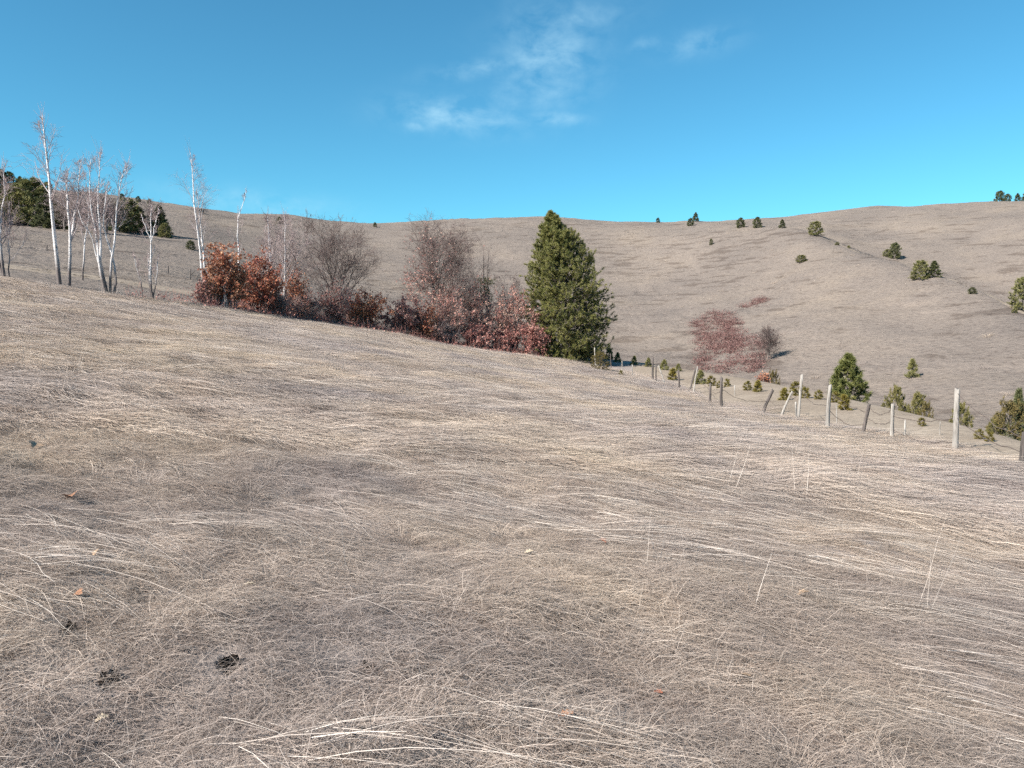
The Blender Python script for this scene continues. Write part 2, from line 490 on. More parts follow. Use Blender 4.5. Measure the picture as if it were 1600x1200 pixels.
AZ = np.concatenate([np.arange(-180, -47, 2.0), np.arange(-47, 47, .14), np.arange(47, 180, 2.0)])
D = np.concatenate([np.geomspace(.6, 60, 320)[:-1], np.geomspace(60, 440, 250)[:-1], np.geomspace(440, 3000, 22)])
nA, nD = len(AZ), len(D)
azr = np.radians(AZ)
X = D[:, None] * np.sin(azr)[None]; Y = D[:, None] * np.cos(azr)[None]
ZF = field_z(X[D < 75], Y[D < 75]) - Z0
ZT = np.zeros((nD, nA))
DE = np.interp(AZ, az_g, KD[0]); DT = np.interp(AZ, az_g, KD[1])
for j in range(nA):
    kd = [np.interp(AZ[j], az_g, KD[k]) for k in range(NK)]
    kz = [np.interp(AZ[j], az_g, KZ[k]) for k in range(NK)]
    e0 = kd[0]
    f_ = field_z(np.sin(azr[j]) * np.array([.72 * e0, .86 * e0, e0]), np.cos(azr[j]) * np.array([.72 * e0, .86 * e0, e0])) - Z0
    xs = np.array([.72 * e0, .86 * e0] + kd + [kd[-1] + 350, 3200])
    zs = np.array([f_[0], f_[1]] + kz + [kz[-1] - 30, kz[-1] - 90])
    z = pchip(xs, zs, D)
    nfld = len(ZF)
    w = np.clip((D[:nfld] - .72 * e0) / (.28 * e0), 0, 1); w = w * w * (3 - 2 * w)
    z[:nfld] = ZF[:, j] * (1 - w) + z[:nfld] * w
    ZT[:, j] = z
# relief: hummocks in the field, folds and sheep-track terracettes on the hills
hillw = np.clip((D[:, None] - DT[None] - 2) / 30, 0, 1)
fieldw = 1 - np.clip((D[:, None] - DE[None]) / 8, 0, 1)
rel = fieldw * (.07 * fbm(X / 3.2, Y / 3.2, 3, 3) + .042 * fbm(X / .6, Y / .6, 8, 3) * np.clip(1.6 - D[:, None] / 25, 0, 1))
far = np.clip((D[:, None] - 60) / 60, 0, 1)
rel += hillw * (1.5 * far * fbm(X / 38, Y / 60, 21, 3) + .14 * fbm(X / 9, Y / 9, 31, 4, .5))
tc = ZT / 1.5 + .9 * fbm(X / 14, Y / 14, 41, 3) + .35 * fbm(X / 3, Y / 3, 47, 2)
saw = tc - np.floor(tc)
strength = np.clip(.55 + fbm(X / 25, Y / 25, 51, 3), 0, 1.3)
rel += hillw * far * strength * .26 * (np.where(saw < .72, saw / .72, (1 - saw) / .28) - .5)
# keep the visible skyline where it is: fade the big folds out towards the crests
ZT = ZT + rel
# vole holes and small pits near the camera
BURROWS = [(318, 813, .085), (357, 1037, .06), (573, 1152, .065), (577, 1047, .042), (172, 1062, .048), (108, 987, .05), (1075, 1040, .035)]


def hf_raw(x, y, Zg):
    a = np.degrees(np.arctan2(x, y)); d = np.hypot(x, y)
    i = np.clip(np.searchsorted(D, d) - 1, 0, nD - 2); j = np.clip(np.searchsorted(AZ, a) - 1, 0, nA - 2)
    u = np.clip((d - D[i]) / (D[i + 1] - D[i]), 0, 1); v = np.clip((a - AZ[j]) / (AZ[j + 1] - AZ[j]), 0, 1)
    return (Zg[i, j] * (1 - u) + Zg[i + 1, j] * u) * (1 - v) + (Zg[i, j + 1] * (1 - u) + Zg[i + 1, j + 1] * u) * v


def hf(x, y):
    return hf_raw(np.asarray(x, float), np.asarray(y, float), ZT)


def hit(px, py, dmin=1.0, dmax=500):
    """where the line of sight through a pixel first meets the ground beyond dmin."""
    v = ray(px, py); hl = math.hypot(v[0], v[1])
    d = np.geomspace(dmin, dmax, 3000)
    x, y, z = v[0] / hl * d, v[1] / hl * d, EYE + v[2] / hl * d
    below = np.nonzero(z <= hf(x, y))[0]
    if len(below) == 0: return None
    i = below[0]
    return np.array([x[i], y[i], float(hf(x[i], y[i]))])


def at_dist(px, py, d):
    v = ray(px, py); hl = math.hypot(v[0], v[1])
    return np.array([v[0] / hl * d, v[1] / hl * d, EYE + v[2] / hl * d])


BUR = []
for px, py, r_ in BURROWS:
    p = hit(px, py); r_ *= .48
    BUR.append((p[0], p[1], r_))
    near = D < 14
    q = ((X[near] - p[0]) ** 2 + (Y[near] - p[1]) ** 2) / (r_ * 1.25) ** 2
    ZT[near] -= .16 * np.exp(-q ** 2)

verts = np.stack([X, Y, ZT], -1).reshape(-1, 3)
vc = len(verts)
verts = np.vstack([verts, [[0, 0, float(ZT[0].mean())]]])
ii, jj = np.meshgrid(np.arange(nD - 1), np.arange(nA), indexing='ij')
j2 = (jj + 1) % nA
quads = np.stack([ii * nA + jj, ii * nA + j2, (ii + 1) * nA + j2, (ii + 1) * nA + jj], -1)[..., ::1]
dm = .5 * (D[:-1] + D[1:])[:, None] * np.ones((1, nA))
px_col = 800 + FPX * np.tan(np.clip(azr, -1.2, 1.2))[None] * np.ones_like(dm)
xm, ym = dm * np.sin(azr)[None], dm * np.cos(azr)[None]
wob = .8 * fbm(xm / 4, ym / 4, 61, 2)
cls = np.full(dm.shape, 2)                      # hillside
cls[dm < DE[None] + 1.2] = 0                    # meadow
right = (px_col > 985) & (dm >= DE[None] + 1.6 + wob) & (dm < DT[None] + .4)
cls[right] = 1
cls[(px_col > 900) & (cls == 2) & (dm < DT[None])] = 0
crest_d = np.interp(AZ, az_g, KD[5])[None]
cls[(px_col > 1285) & (px_col < 1900) & (dm > crest_d - 5.5 + wob) & (dm < crest_d - 2.6 + wob)] = 1   # footpath down the spur
cls[(px_col < 345) & (px_col > -900) & (dm > 54 + wob) & (dm < 61 + .5 * wob)] = 1


def sub_mesh(name, face_q, tri=None):
    used = np.unique(np.concatenate([face_q.ravel()] + ([tri.ravel()] if tri is not None else [])))
    remap = np.zeros(len(verts), np.int64); remap[used] = np.arange(len(used))
    F = [remap[face_q][:, ::-1]]
    if tri is not None: F.append(remap[tri])
    return mesh_np(name, verts[used], F, None, True)


tri = np.stack([np.full(nA, vc), (np.arange(nA) + 1) % nA, np.arange(nA)], -1)
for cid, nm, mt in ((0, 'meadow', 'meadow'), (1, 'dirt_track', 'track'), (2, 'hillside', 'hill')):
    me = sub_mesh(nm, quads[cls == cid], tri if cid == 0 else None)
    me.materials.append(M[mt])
    o = bpy.data.objects.new(nm, me); COL.objects.link(o)
    tag(o, kind='structure')



# ------------------------------------------------------------------ grass (stuff): combed-over dead grass, clumps instanced over the ground
def ribbons(mb, root, theta, L, w, p0, p1, tint, g, n=4, zmin=.004, wob=.16):
    m = len(root)
    P = np.zeros((m, n, 3)); P[:, 0] = root
    th = theta.copy()
    for k in range(1, n):
        f = (k - .5) / (n - 1)
        p = p0 + (p1 - p0) * f
        th = th + g.normal(0, wob, m)
        st = L / (n - 1)
        P[:, k] = P[:, k - 1] + np.stack([np.cos(th) * np.cos(p) * st, np.sin(th) * np.cos(p) * st, np.sin(p) * st], 1)
        P[:, k, 2] = np.maximum(P[:, k, 2], zmin)
    roll = g.uniform(-.9, .9, m)
    side = np.stack([-np.sin(theta) * np.cos(roll), np.cos(theta) * np.cos(roll), np.sin(roll)], 1)
    wk = np.linspace(1, .25, n)
    V = np.stack([P - side[:, None] * (w[:, None, None] * wk[None, :, None] * .5), P + side[:, None] * (w[:, None, None] * wk[None, :, None] * .5)], 2)
    idx = np.arange(m * n * 2).reshape(m, n, 2)
    q = np.stack([idx[:, :-1, 0], idx[:, :-1, 1], idx[:, 1:, 1], idx[:, 1:, 0]], -1).reshape(-1, 4)
    mb.add(V.reshape(-1, 3), None, q, np.repeat(tint, n * 2))


def proto_collection(name, builders, mat):
    col = bpy.data.collections.new(name)
    for i, b in enumerate(builders):
        mb = MB(); b(mb, np.random.default_rng(100 + i))
        me = mesh_np(f'{name}_{i}', np.concatenate(mb.V), [np.concatenate(mb.F4)], np.concatenate(mb.T))
        me.materials.append(mat)
        col.objects.link(bpy.data.objects.new(f'{name}_{i}', me))
    return col


def b_mat(n, rad, l0, l1, w, spread):
    def f(mb, g):
        r = rad * np.sqrt(g.random(n)); a = g.uniform(0, 2 * math.pi, n)
        root = np.stack([r * np.cos(a) - rad * .5, r * np.sin(a), np.zeros(n)], 1)
        ribbons(mb, root, g.normal(0, spread, n) + (g.random(n) < .12) * g.uniform(-2.5, 2.5, n), g.uniform(l0, l1, n), w * g.uniform(.6, 1.3, n), np.radians(g.uniform(8, 58, n)), np.radians(g.uniform(-40, 6, n)),
                np.clip(g.normal(.39, .23, n), 0, 1), g)
    return f


def b_straw(n, rad):
    def f(mb, g):
        root = np.stack([g.uniform(-rad, rad, n), g.normal(0, rad * .38, n), g.uniform(.012, .05, n)], 1)
        ribbons(mb, root, g.normal(0, .13, n), g.uniform(.3, .95, n), g.uniform(.0023, .004, n), np.radians(g.uniform(-2, 14, n)), np.radians(g.uniform(-12, 3, n)),
                g.random(n), g, 5, .02, .06)
    return f


def b_tussock(n, rad):
    def f(mb, g):
        a = g.uniform(0, 2 * math.pi, n); r = rad * .35 * np.sqrt(g.random(n))
        root = np.stack([r * np.cos(a), r * np.sin(a), np.zeros(n)], 1)
        ribbons(mb, root, a + g.normal(0, .4, n), g.uniform(.10, .24, n), g.uniform(.0016, .003, n), np.radians(g.uniform(45, 85, n)), np.radians(g.uniform(-60, -10, n)),
                np.clip(g.normal(.34, .2, n), 0, 1), g, 4)
    return f


def b_upright(n):
    def f(mb, g):
        root = np.stack([g.normal(0, .05, n), g.normal(0, .05, n), np.zeros(n)], 1)
        ribbons(mb, root, g.uniform(0, 6.28, n), g.uniform(.4, 1.0, n), g.uniform(.003, .0055, n), np.radians(g.uniform(60, 88, n)), np.radians(g.uniform(55, 88, n)), g.uniform(.4, 1, n), g, 4)
    return f


def b_hill(n):
    def f(mb, g):
        r = .5 * np.sqrt(g.random(n)); a = g.uniform(0, 2 * math.pi, n)
        root = np.stack([r * np.cos(a), r * np.sin(a), np.zeros(n)], 1)
        ribbons(mb, root, g.normal(0, .6, n), g.uniform(.25, .5, n), g.uniform(.03, .06, n), np.radians(g.uniform(5, 40, n)), np.radians(g.uniform(-40, -5, n)), np.clip(g.normal(.5, .25, n), 0, 1), g, 3)
    return f


def b_lay(n, rad, w=.0032):
    def f(mb, g):
        r = rad * np.sqrt(g.random(n)); a = g.uniform(0, 2 * math.pi, n)
        root = np.stack([r * np.cos(a) - rad * .6, r * np.sin(a), g.uniform(0, .03, n)], 1)
        ribbons(mb, root, g.normal(0, .3, n), g.uniform(.18, .48, n), w * g.uniform(.6, 1.3, n), np.radians(g.uniform(0, 26, n)), np.radians(g.uniform(-22, 3, n)),
                np.clip(g.normal(.5, .2, n), 0, 1), g, 4, .01, .08)
    return f


C_lay = proto_collection('laid_grass_mat', [b_lay(130, .2) for _ in range(7)], M['grass'])
C_fine = proto_collection('fine_laid_mat', [b_lay(70, .2, .002) for _ in range(5)], M['grass'])
C_near = proto_collection('fine_grass_mat', [b_mat(270, .16, .05, .21, .0019, .95) for _ in range(7)], M['grass'])
C_straw = proto_collection('straw_swath', [b_straw(11, .22) for _ in range(6)], M['straw'])
C_tus = proto_collection('grass_tussock', [b_tussock(110, .2) for _ in range(4)], M['grass'])
C_up = proto_collection('upright_stalk', [b_upright(3) for _ in range(6)], M['straw'])
C_hill = proto_collection('hill_tuft', [b_hill(26) for _ in range(4)], M['hill_grass'])


def scatter(name, sets, label, cat):
    """sets: list of (collection, xy (n,2), scale (n,), heading (n,), sink)"""
    for si, (col, xy, scl, head, sink) in enumerate(sets):
        x, y = xy[:, 0], xy[:, 1]
        e = .12 + .004 * np.hypot(x, y)
        z = hf(x, y)
        nx, ny = -(hf(x + e, y) - hf(x - e, y)) / (2 * e), -(hf(x, y + e) - hf(x, y - e)) / (2 * e)
        nrm = np.stack([nx, ny, np.ones_like(nx)], 1); nrm /= np.linalg.norm(nrm, axis=1, keepdims=True)
        h = np.stack([np.cos(head), np.sin(head), np.zeros_like(head)], 1)
        ax = h - nrm * (h * nrm).sum(1, keepdims=True); ax /= np.linalg.norm(ax, axis=1, keepdims=True)
        ay = np.cross(nrm, ax)
        rot = np.stack([np.arctan2(ay[:, 2], nrm[:, 2]), -np.arcsin(np.clip(ax[:, 2], -1, 1)), np.arctan2(ax[:, 1], ax[:, 0])], 1)
        me = bpy.data.meshes.new(name)
        me.vertices.add(len(x)); me.vertices.foreach_set('co', np.stack([x, y, z - sink], 1).astype(np.float32).ravel())
        a = me.attributes.new('rot', 'FLOAT_VECTOR', 'POINT'); a.data.foreach_set('vector', rot.astype(np.float32).ravel())
        scl = np.asarray(scl); dist_ = np.hypot(x, y)
        flat = np.interp(dist_, [8, 16, 30, 60], [1, .85, .6, .5]) if col in (C_lay, C_straw) else np.ones(len(x))
        a = me.attributes.new('scl', 'FLOAT_VECTOR', 'POINT'); a.data.foreach_set('vector', np.stack([scl, scl, scl * flat], 1).astype(np.float32).ravel())
        a = me.attributes.new('vid', 'INT', 'POINT'); a.data.foreach_set('value', rng.integers(0, len(col.objects), len(x)).astype(np.int32))
        o = bpy.data.objects.new(name, me); COL.objects.link(o)
        tag(o, label, cat, None, 'stuff')
        ng = bpy.data.node_groups.new(name, 'GeometryNodeTree')
        ng.interface.new_socket('Geometry', in_out='INPUT', socket_type='NodeSocketGeometry')
        ng.interface.new_socket('Geometry', in_out='OUTPUT', socket_type='NodeSocketGeometry')
        N, L = ng.nodes, ng.links
        gi, go = N.new('NodeGroupInput'), N.new('NodeGroupOutput')
        ci = N.new('GeometryNodeCollectionInfo'); ci.inputs['Collection'].default_value = col
        ci.inputs['Separate Children'].default_value = True; ci.inputs['Reset Children'].default_value = True
        iop = N.new('GeometryNodeInstanceOnPoints'); iop.inputs['Pick Instance'].default_value = True

        def named(nm, ty):
            q = N.new('GeometryNodeInputNamedAttribute'); q.data_type = ty; q.inputs['Name'].default_value = nm
            return q.outputs['Attribute']
        L.new(gi.outputs[0], iop.inputs['Points']); L.new(ci.outputs[0], iop.inputs['Instance'])
        L.new(named('vid', 'INT'), iop.inputs['Instance Index'])
        er = N.new('FunctionNodeEulerToRotation'); L.new(named('rot', 'FLOAT_VECTOR'), er.inputs[0])
        L.new(er.outputs[0], iop.inputs['Rotation']); L.new(named('scl', 'FLOAT_VECTOR'), iop.inputs['Scale'])
        L.new(iop.outputs[0], go.inputs[0])
        md = o.modifiers.new('scatter', 'NODES'); md.node_group = ng


def jgrid(x0, x1, y0, y1, c):
    gx, gy = np.meshgrid(np.arange(x0, x1, c), np.arange(y0, y1, c))
    p = np.stack([gx.ravel(), gy.ravel()], 1)
    return p + rng.uniform(-.5, .5, p.shape) * c


def wedge(p, d0, d1, half, edge=0.9):
    d = np.hypot(p[:, 0], p[:, 1]); a = np.degrees(np.arctan2(p[:, 0], p[:, 1]))
    return p[(d >= d0) & (d < d1) & (np.abs(a) < half) & (d < np.interp(a, AZ, DE) + edge)]


def heading(p, j=.25):
    return -.62 + .30 * fbm(p[:, 0] / 7, p[:, 1] / 7, 71, 3) + rng.normal(0, j, len(p))


def off_burrows(p, head, reach):
    keep = np.ones(len(p), bool)
    for bx, by, br in BUR:
        cx, cy = p[:, 0] + np.cos(head) * reach * .45, p[:, 1] + np.sin(head) * reach * .45
        keep &= (np.hypot(cx - bx, cy - by) > br * .9 + min(reach, .3) * .5)
    return keep


sets = []
p = wedge(jgrid(-9, 9, 0, 9.3, .34), 3.5, 9.2, 60); h = heading(p, .3); k = off_burrows(p, h, .3); p, h = p[k], h[k]
sets.append((C_fine, p, rng.uniform(.8, 1.25, len(p)), h, 0))
p = wedge(jgrid(-9, 9, -1, 9.3, .15), .5, 9.2, 75); h = heading(p, .42); k = off_burrows(p, h, .2); p, h = p[k], h[k]
sets.append((C_near, p, rng.uniform(.75, 1.2, len(p)) * (1 + .3 * fbm(p[:, 0] / 1.3, p[:, 1] / 1.3, 77, 2)), h, 0))
p = wedge(jgrid(-22, 22, 0, 25, .33), 8.6, 25, 50)
sets.append((C_lay, p, rng.uniform(1.3, 1.9, len(p)), heading(p, .3), 0))
p = wedge(jgrid(-48, 48, 0, 62, .72), 24, 70, 50, 1.3)
sets.append((C_lay, p, rng.uniform(2.4, 3.4, len(p)), heading(p, .25), .01))
p = wedge(jgrid(-9, 9, 0, 9, .55), 1.2, 9, 60); h = heading(p, 3); k = off_burrows(p, h * 0, .2); p, h = p[k], h[k]
p_k = fbm(p[:, 0] / 2.5, p[:, 1] / 2.5, 83, 2) > -.15
sets.append((C_tus, p[p_k], rng.uniform(.5, 1.35, p_k.sum()), h[p_k], .01))
scatter('dead_grass', sets, 'matted grey-beige dead grass covering the whole meadow', 'grass')
sets = []
p = wedge(jgrid(-13, 13, .5, 13, .30), 1.6, 13, 55); m_ = fbm(p[:, 0] / 2.2, p[:, 1] / 2.2, 91, 3) + .11 * p[:, 0] > .10; p = p[m_]
h = heading(p, .16); k = off_burrows(p, h, .4); p, h = p[k], h[k]
sets.append((C_straw, p, rng.uniform(.7, 1.1, len(p)), h, 0))
p = wedge(jgrid(-28, 28, 0, 32, .62), 12.5, 32, 50); m_ = fbm(p[:, 0] / 3.5, p[:, 1] / 3.5, 91, 3) + .5 * (p[:, 0] < -5) > -.05; p = p[m_]
sets.append((C_straw, p, rng.uniform(1.4, 2.0, len(p)), heading(p, .14), 0))
p = wedge(jgrid(-45, 45, 0, 60, 1.15), 30, 66, 50); m_ = fbm(p[:, 0] / 6, p[:, 1] / 6, 93, 3) + .6 * (p[:, 0] < -5) > -.1; p = p[m_]
sets.append((C_straw, p, rng.uniform(2.6, 3.4, len(p)), heading(p, .14), 0))
scatter('straw', sets, 'long pale straw combed flat in swaths over the meadow', 'straw')
p = wedge(jgrid(-25, 25, 2, 40, 1.25), 4.5, 40, 48); m_ = (rng.random(len(p)) < .16) | (fbm(p[:, 0] / 4, p[:, 1] / 4, 95, 2) > .75)
p = p[m_ & (rng.random(len(p)) < .6)]
ex = np.array([hit(x_, y_)[:2] for x_, y_ in ((1016, 885), (1052, 895), (1140, 765), (1178, 950), (1445, 960), (1250, 780), (720, 790), (43, 575), (127, 582), (1090, 895))])
hp = rng.uniform(150, 1000, 520); ha = np.arctan((hp - 800) / FPX); hd = np.interp(np.degrees(ha), AZ, DE) + rng.normal(.2, .45, 520)
hedge_foot = np.stack([hd * np.sin(ha), hd * np.cos(ha)], 1)
p = np.vstack([p, ex, hedge_foot])
scatter('dry_stalks', [(C_up, p, np.where(np.isin(p[:, 0], ex[:, 0]), .8, rng.uniform(.4, .8, len(p))), rng.uniform(0, 6, len(p)), 0)], 'thin pale dry grass stalks standing up from the meadow', 'stalks')
# short turf on the track and coarse tufts over the hills
p = jgrid(4, 34, 8, 70, .8); d = np.hypot(p[:, 0], p[:, 1]); a = np.degrees(np.arctan2(p[:, 0], p[:, 1]))
de, dt = np.interp(a, AZ, DE), np.interp(a, AZ, DT)
p1 = p[(d > de + .8) & (d < dt + 6) & (np.abs(a) < 46) & (rng.random(len(p)) < .6)]
p = jgrid(-230, 290, 40, 430, 2.3); d = np.hypot(p[:, 0], p[:, 1]); a = np.degrees(np.arctan2(p[:, 0], p[:, 1]))
dt = np.interp(a, AZ, DT)
p2 = p[(d > dt + 1) & (np.abs(a) < 42) & (d < 430)]
p = jgrid(-80, 110, 30, 130, 1.2); d = np.hypot(p[:, 0], p[:, 1]); a = np.degrees(np.arctan2(p[:, 0], p[:, 1]))
dt = np.interp(a, AZ, DT)
p3 = p[(d > dt + 1) & (np.abs(a) < 44) & (d < 125)]
p = jgrid(-200, 260, 55, 400, 4.6); d = np.hypot(p[:, 0], p[:, 1]); a = np.degrees(np.arctan2(p[:, 0], p[:, 1]))
p4 = p[(d > np.interp(a, AZ, DT) + 4) & (np.abs(a) < 42) & (fbm(p[:, 0] / 30, p[:, 1] / 30, 103, 3) + rng.normal(0, .5, len(p)) > .55)]
nz = lambda q: np.clip(.75 + .5 * fbm(q[:, 0] / 12, q[:, 1] / 12, 99, 3), .3, 1.6)
scatter('hill_grass', [(C_straw, p1, rng.uniform(.35, .7, len(p1)), rng.uniform(-1, 1, len(p1)), .02), (C_hill, p2, rng.uniform(.7, 1.5, len(p2)) * nz(p2), rng.uniform(-1.2, 1.2, len(p2)) - .8, .05),
                       (C_hill, p3, rng.uniform(.4, .9, len(p3)) * nz(p3), rng.uniform(-1.2, 1.2, len(p3)) - .8, .03),
                       (C_tus, p4, rng.uniform(1.6, 4.2, len(p4)), rng.uniform(0, 6, len(p4)), .05)], 'short dry turf tufts over track and hillsides', 'grass')


# ------------------------------------------------------------------ plant builders
def resample(P, n):
    P = np.asarray(P, float)
    s = np.concatenate([[0], np.cumsum(np.linalg.norm(np.diff(P, axis=0), axis=1))])
    t = np.linspace(0, s[-1], n)
    return np.stack([np.interp(t, s, P[:, k]) for k in range(3)], 1)


def grow(P, Rd, k, tlo, thi, ang, Lf, g, n=4, up=.15, wig=.12, r_tip=.003, rf=.6, r_max=9.):
    m, np_ = P.shape[:2]
    t = tlo + (thi - tlo) * (np.arange(k)[None] + g.random((m, k))) / k
    f = t * (np_ - 1); i = np.clip(f.astype(int), 0, np_ - 2); u = (f - i)[..., None]
    mi = np.arange(m)[:, None]
    S = P[mi, i] * (1 - u) + P[mi, i + 1] * u
    T = P[mi, i + 1] - P[mi, i]; T /= np.linalg.norm(T, axis=2, keepdims=True) + 1e-9
    r0 = np.minimum((Rd[mi, i] * (1 - u[..., 0]) + Rd[mi, i + 1] * u[..., 0]) * rf, r_max)
    ref = g.normal(size=T.shape); B = np.cross(T, ref); B /= np.linalg.norm(B, axis=2, keepdims=True) + 1e-9
    an = np.radians(ang + g.normal(0, ang * .22, t.shape))[..., None]
    dr = np.cos(an) * T + np.sin(an) * B
    plen = np.linalg.norm(np.diff(P, axis=1), axis=2).sum(1)[:, None]
    L = (Lf(t) * plen * g.uniform(.65, 1.25, t.shape))[..., None]
    C = np.zeros((m, k, n, 3)); C[:, :, 0] = S
    for q in range(1, n):
        dr = dr + np.array([0, 0, up]) + g.normal(0, wig, dr.shape)
        dr /= np.linalg.norm(dr, axis=2, keepdims=True)
        C[:, :, q] = C[:, :, q - 1] + dr * L / (n - 1)
    CR = r0[..., None] + (np.minimum(r_tip, r0)[..., None] - r0[..., None]) * np.linspace(0, 1, n)[None, None]
    return C.reshape(-1, n, 3), CR.reshape(-1, n)


def ground_at(px, d=None, py=None, dmin=8):
    if d is None:
        for dy in range(0, 40, 2):           # a foot right on a skyline: take the ground just under it
            p = hit(px, py + dy, dmin)
            if p is not None: return p
    v = ray(px, 510); hl = math.hypot(v[0], v[1])
    x, y = v[0] / hl * d, v[1] / hl * d
    return np.array([x, y, float(hf(x, y))])


def top_z(px, py, d):
    return at_dist(px, py, d)[2]


def birch(label, base, stems, radii, seed, dist=None, twigs=1.0, spread=1.0, foot=True, bare_to=.3):
    """stems: lists of photo points from the foot up; the tree stands where its foot meets the ground."""
    g = np.random.default_rng(seed)
    b = ground_at(base[0], dist, base[1])
    d = math.hypot(b[0], b[1])
    root = empty('birch_tree', b)
    n = 9
    Ps, Rs = [], []
    dz = b[2] - top_z(base[0], base[1], d)
    for st, r in zip(stems, radii):
        pts = []
        for q, (px, py) in enumerate(st):
            p = at_dist(px, py, d) + np.array([0, 0, dz])
            hgt = p[2] - b[2]
            p = p + (p / np.linalg.norm(p)) * np.array([1, 1, 0]) * g.normal(0, .05) * hgt
            pts.append(p)
        pts[0][2] -= .12
        Ps.append(resample(pts, n) - b); Rs.append(np.linspace(r, max(r * .16, .008), n) ** 1.0)
    P, Rd = np.array(Ps), np.array(Rs)
    P[:, 1:-1] += g.normal(0, .02, P[:, 1:-1].shape)
    mb = MB()
    hh = np.clip((P[:, :, 2]) / 1.2, 0, 1) * .5 + .5 if not foot else np.clip(P[:, :, 2] / 2.6, 0.02, 1)
    mb.tubes(P, Rd, 7)
    mb.T = [np.concatenate([np.repeat(hh.ravel(), 7), np.ones(len(P))])]
    mb.build('trunk', M['birch'], root, True)
    c = MB()
    k1 = max(4, int(11 * twigs))
    B1, R1 = grow(P, Rd, k1, bare_to, .97, 30, lambda t: .36 * spread * (1.12 - t), g, 5, .15, .10, .004, .5, .03)
    c.tubes(B1, R1, 4, g.uniform(.6, 1, len(B1)))
    B2, R2 = grow(B1, R1, max(4, int(7 * twigs)), .2, 1, 38, lambda t: .55 * (1.1 - .5 * t), g, 4, .05, .16, .003, .6, .010)
    c.tubes(B2, np.maximum(R2, .0055), 3, g.uniform(.2, .8, len(B2)))
    B3, R3 = grow(B2, R2, 6, .2, 1, 40, lambda t: .7 + 0 * t, g, 3, -.02, .2, .002, .7, .006)
    c.tubes(B3, np.maximum(R3, .0042), 3, g.uniform(0, .6, len(B3)))
    tips, tr = P[:, -2:], Rd[:, -2:]
    B4, R4 = grow(tips, tr, 9, 0, 1, 22, lambda t: 1.0 + 0 * t, g, 4, .12, .15, .003, .7, .01)
    c.tubes(B4, np.maximum(R4, .004), 3, g.uniform(.1, .6, len(B4)))
    c.build('crown', M['birch_twig'], root)
    tag(root, label, 'birch', 'birches at the meadow edge')
    return root


def bare_tree(label, px, d, top_py, width_px, seed, lean=0, forks=3, leaves=0, leaf_mat='red_leaf', mat='tree_twig', density=1.35, cat='tree', group=None, name='bare_tree', leaf_top=1.0):
    g = np.random.default_rng(seed)
    b = ground_at(px, d); dd = math.hypot(b[0], b[1])
    H = top_z(px, top_py, dd) - b[2]; W = width_px / FPX * dd
    H *= .93
    root = empty(name, b)
    P0 = []
    for f in range(forks):
        a = f * 6.28 / forks + g.uniform(-.5, .5)
        rr = W * .5 * g.uniform(.25, .6)
        end = np.array([math.cos(a) * rr + lean * H, math.sin(a) * rr, H * g.uniform(.82, .97)])
        mid = np.array([end[0] * .35, end[1] * .35, H * .45])
        P0.append(resample([(g.normal(0, .05), g.normal(0, .05), -.15), (mid * .4), mid, end], 8))
    P0 = np.array(P0); R0 = np.linspace(.014 * H, .008, 8)[None] * np.ones((forks, 1))
    P0[:, 1:] += g.normal(0, .05, P0[:, 1:].shape)
    mb = MB(); mb.tubes(P0, R0, 6, g.uniform(.2, .8, forks))
    k = W / H
    B1, R1 = grow(P0, R0, 12, .14, .96, 52, lambda t: .80 * k * (1.15 - .72 * t), g, 6, .10, .10, .006, .6)
    mb.tubes(B1, R1, 5, g.uniform(.2, .9, len(B1)))
    mb.build('trunk', M['bark'], root)
    c = MB()
    B2, R2 = grow(B1, R1, int(7 * density), .18, 1, 42, lambda t: .5 * (1.2 - .5 * t), g, 4, .10, .14, .005, .65, .02)
    c.tubes(B2, np.maximum(R2, .005), 3, g.uniform(.1, .9, len(B2)))
    B3, R3 = grow(B2, R2, int(6 * density), .15, 1, 40, lambda t: .55 * (1.1 - .3 * t), g, 3, .06, .18, .004, .7, .01)
    c.tubes(B3, np.maximum(R3, .0045), 3, g.uniform(0, 1, len(B3)))
    B4, R4 = grow(B3, R3, 3, .2, 1, 38, lambda t: .6 + 0 * t, g, 2, .05, .18, .003, .7, .006)
    c.tubes(B4, np.maximum(R4, .004), 3, g.uniform(0, 1, len(B4)))
    c.build('crown', M[mat], root)
    if leaves:
        C = B3[:, 1:].reshape(-1, 3)
        wgt = np.exp(-((C[:, 2] / H) / leaf_top) ** 2 * 1.5) * (1 + .9 * np.clip(-C[:, 0] / W * 3, -1, 1))
        C = C[g.choice(len(C), leaves, p=wgt / wgt.sum())] + g.normal(0, .06, (leaves, 3))
        lf = MB(); lf.cards(C, g.uniform(.05, .10, leaves), g.random(leaves), g=g); lf.build('withered_leaves', M[leaf_mat], root)
    tag(root, label, cat, group)
    return root


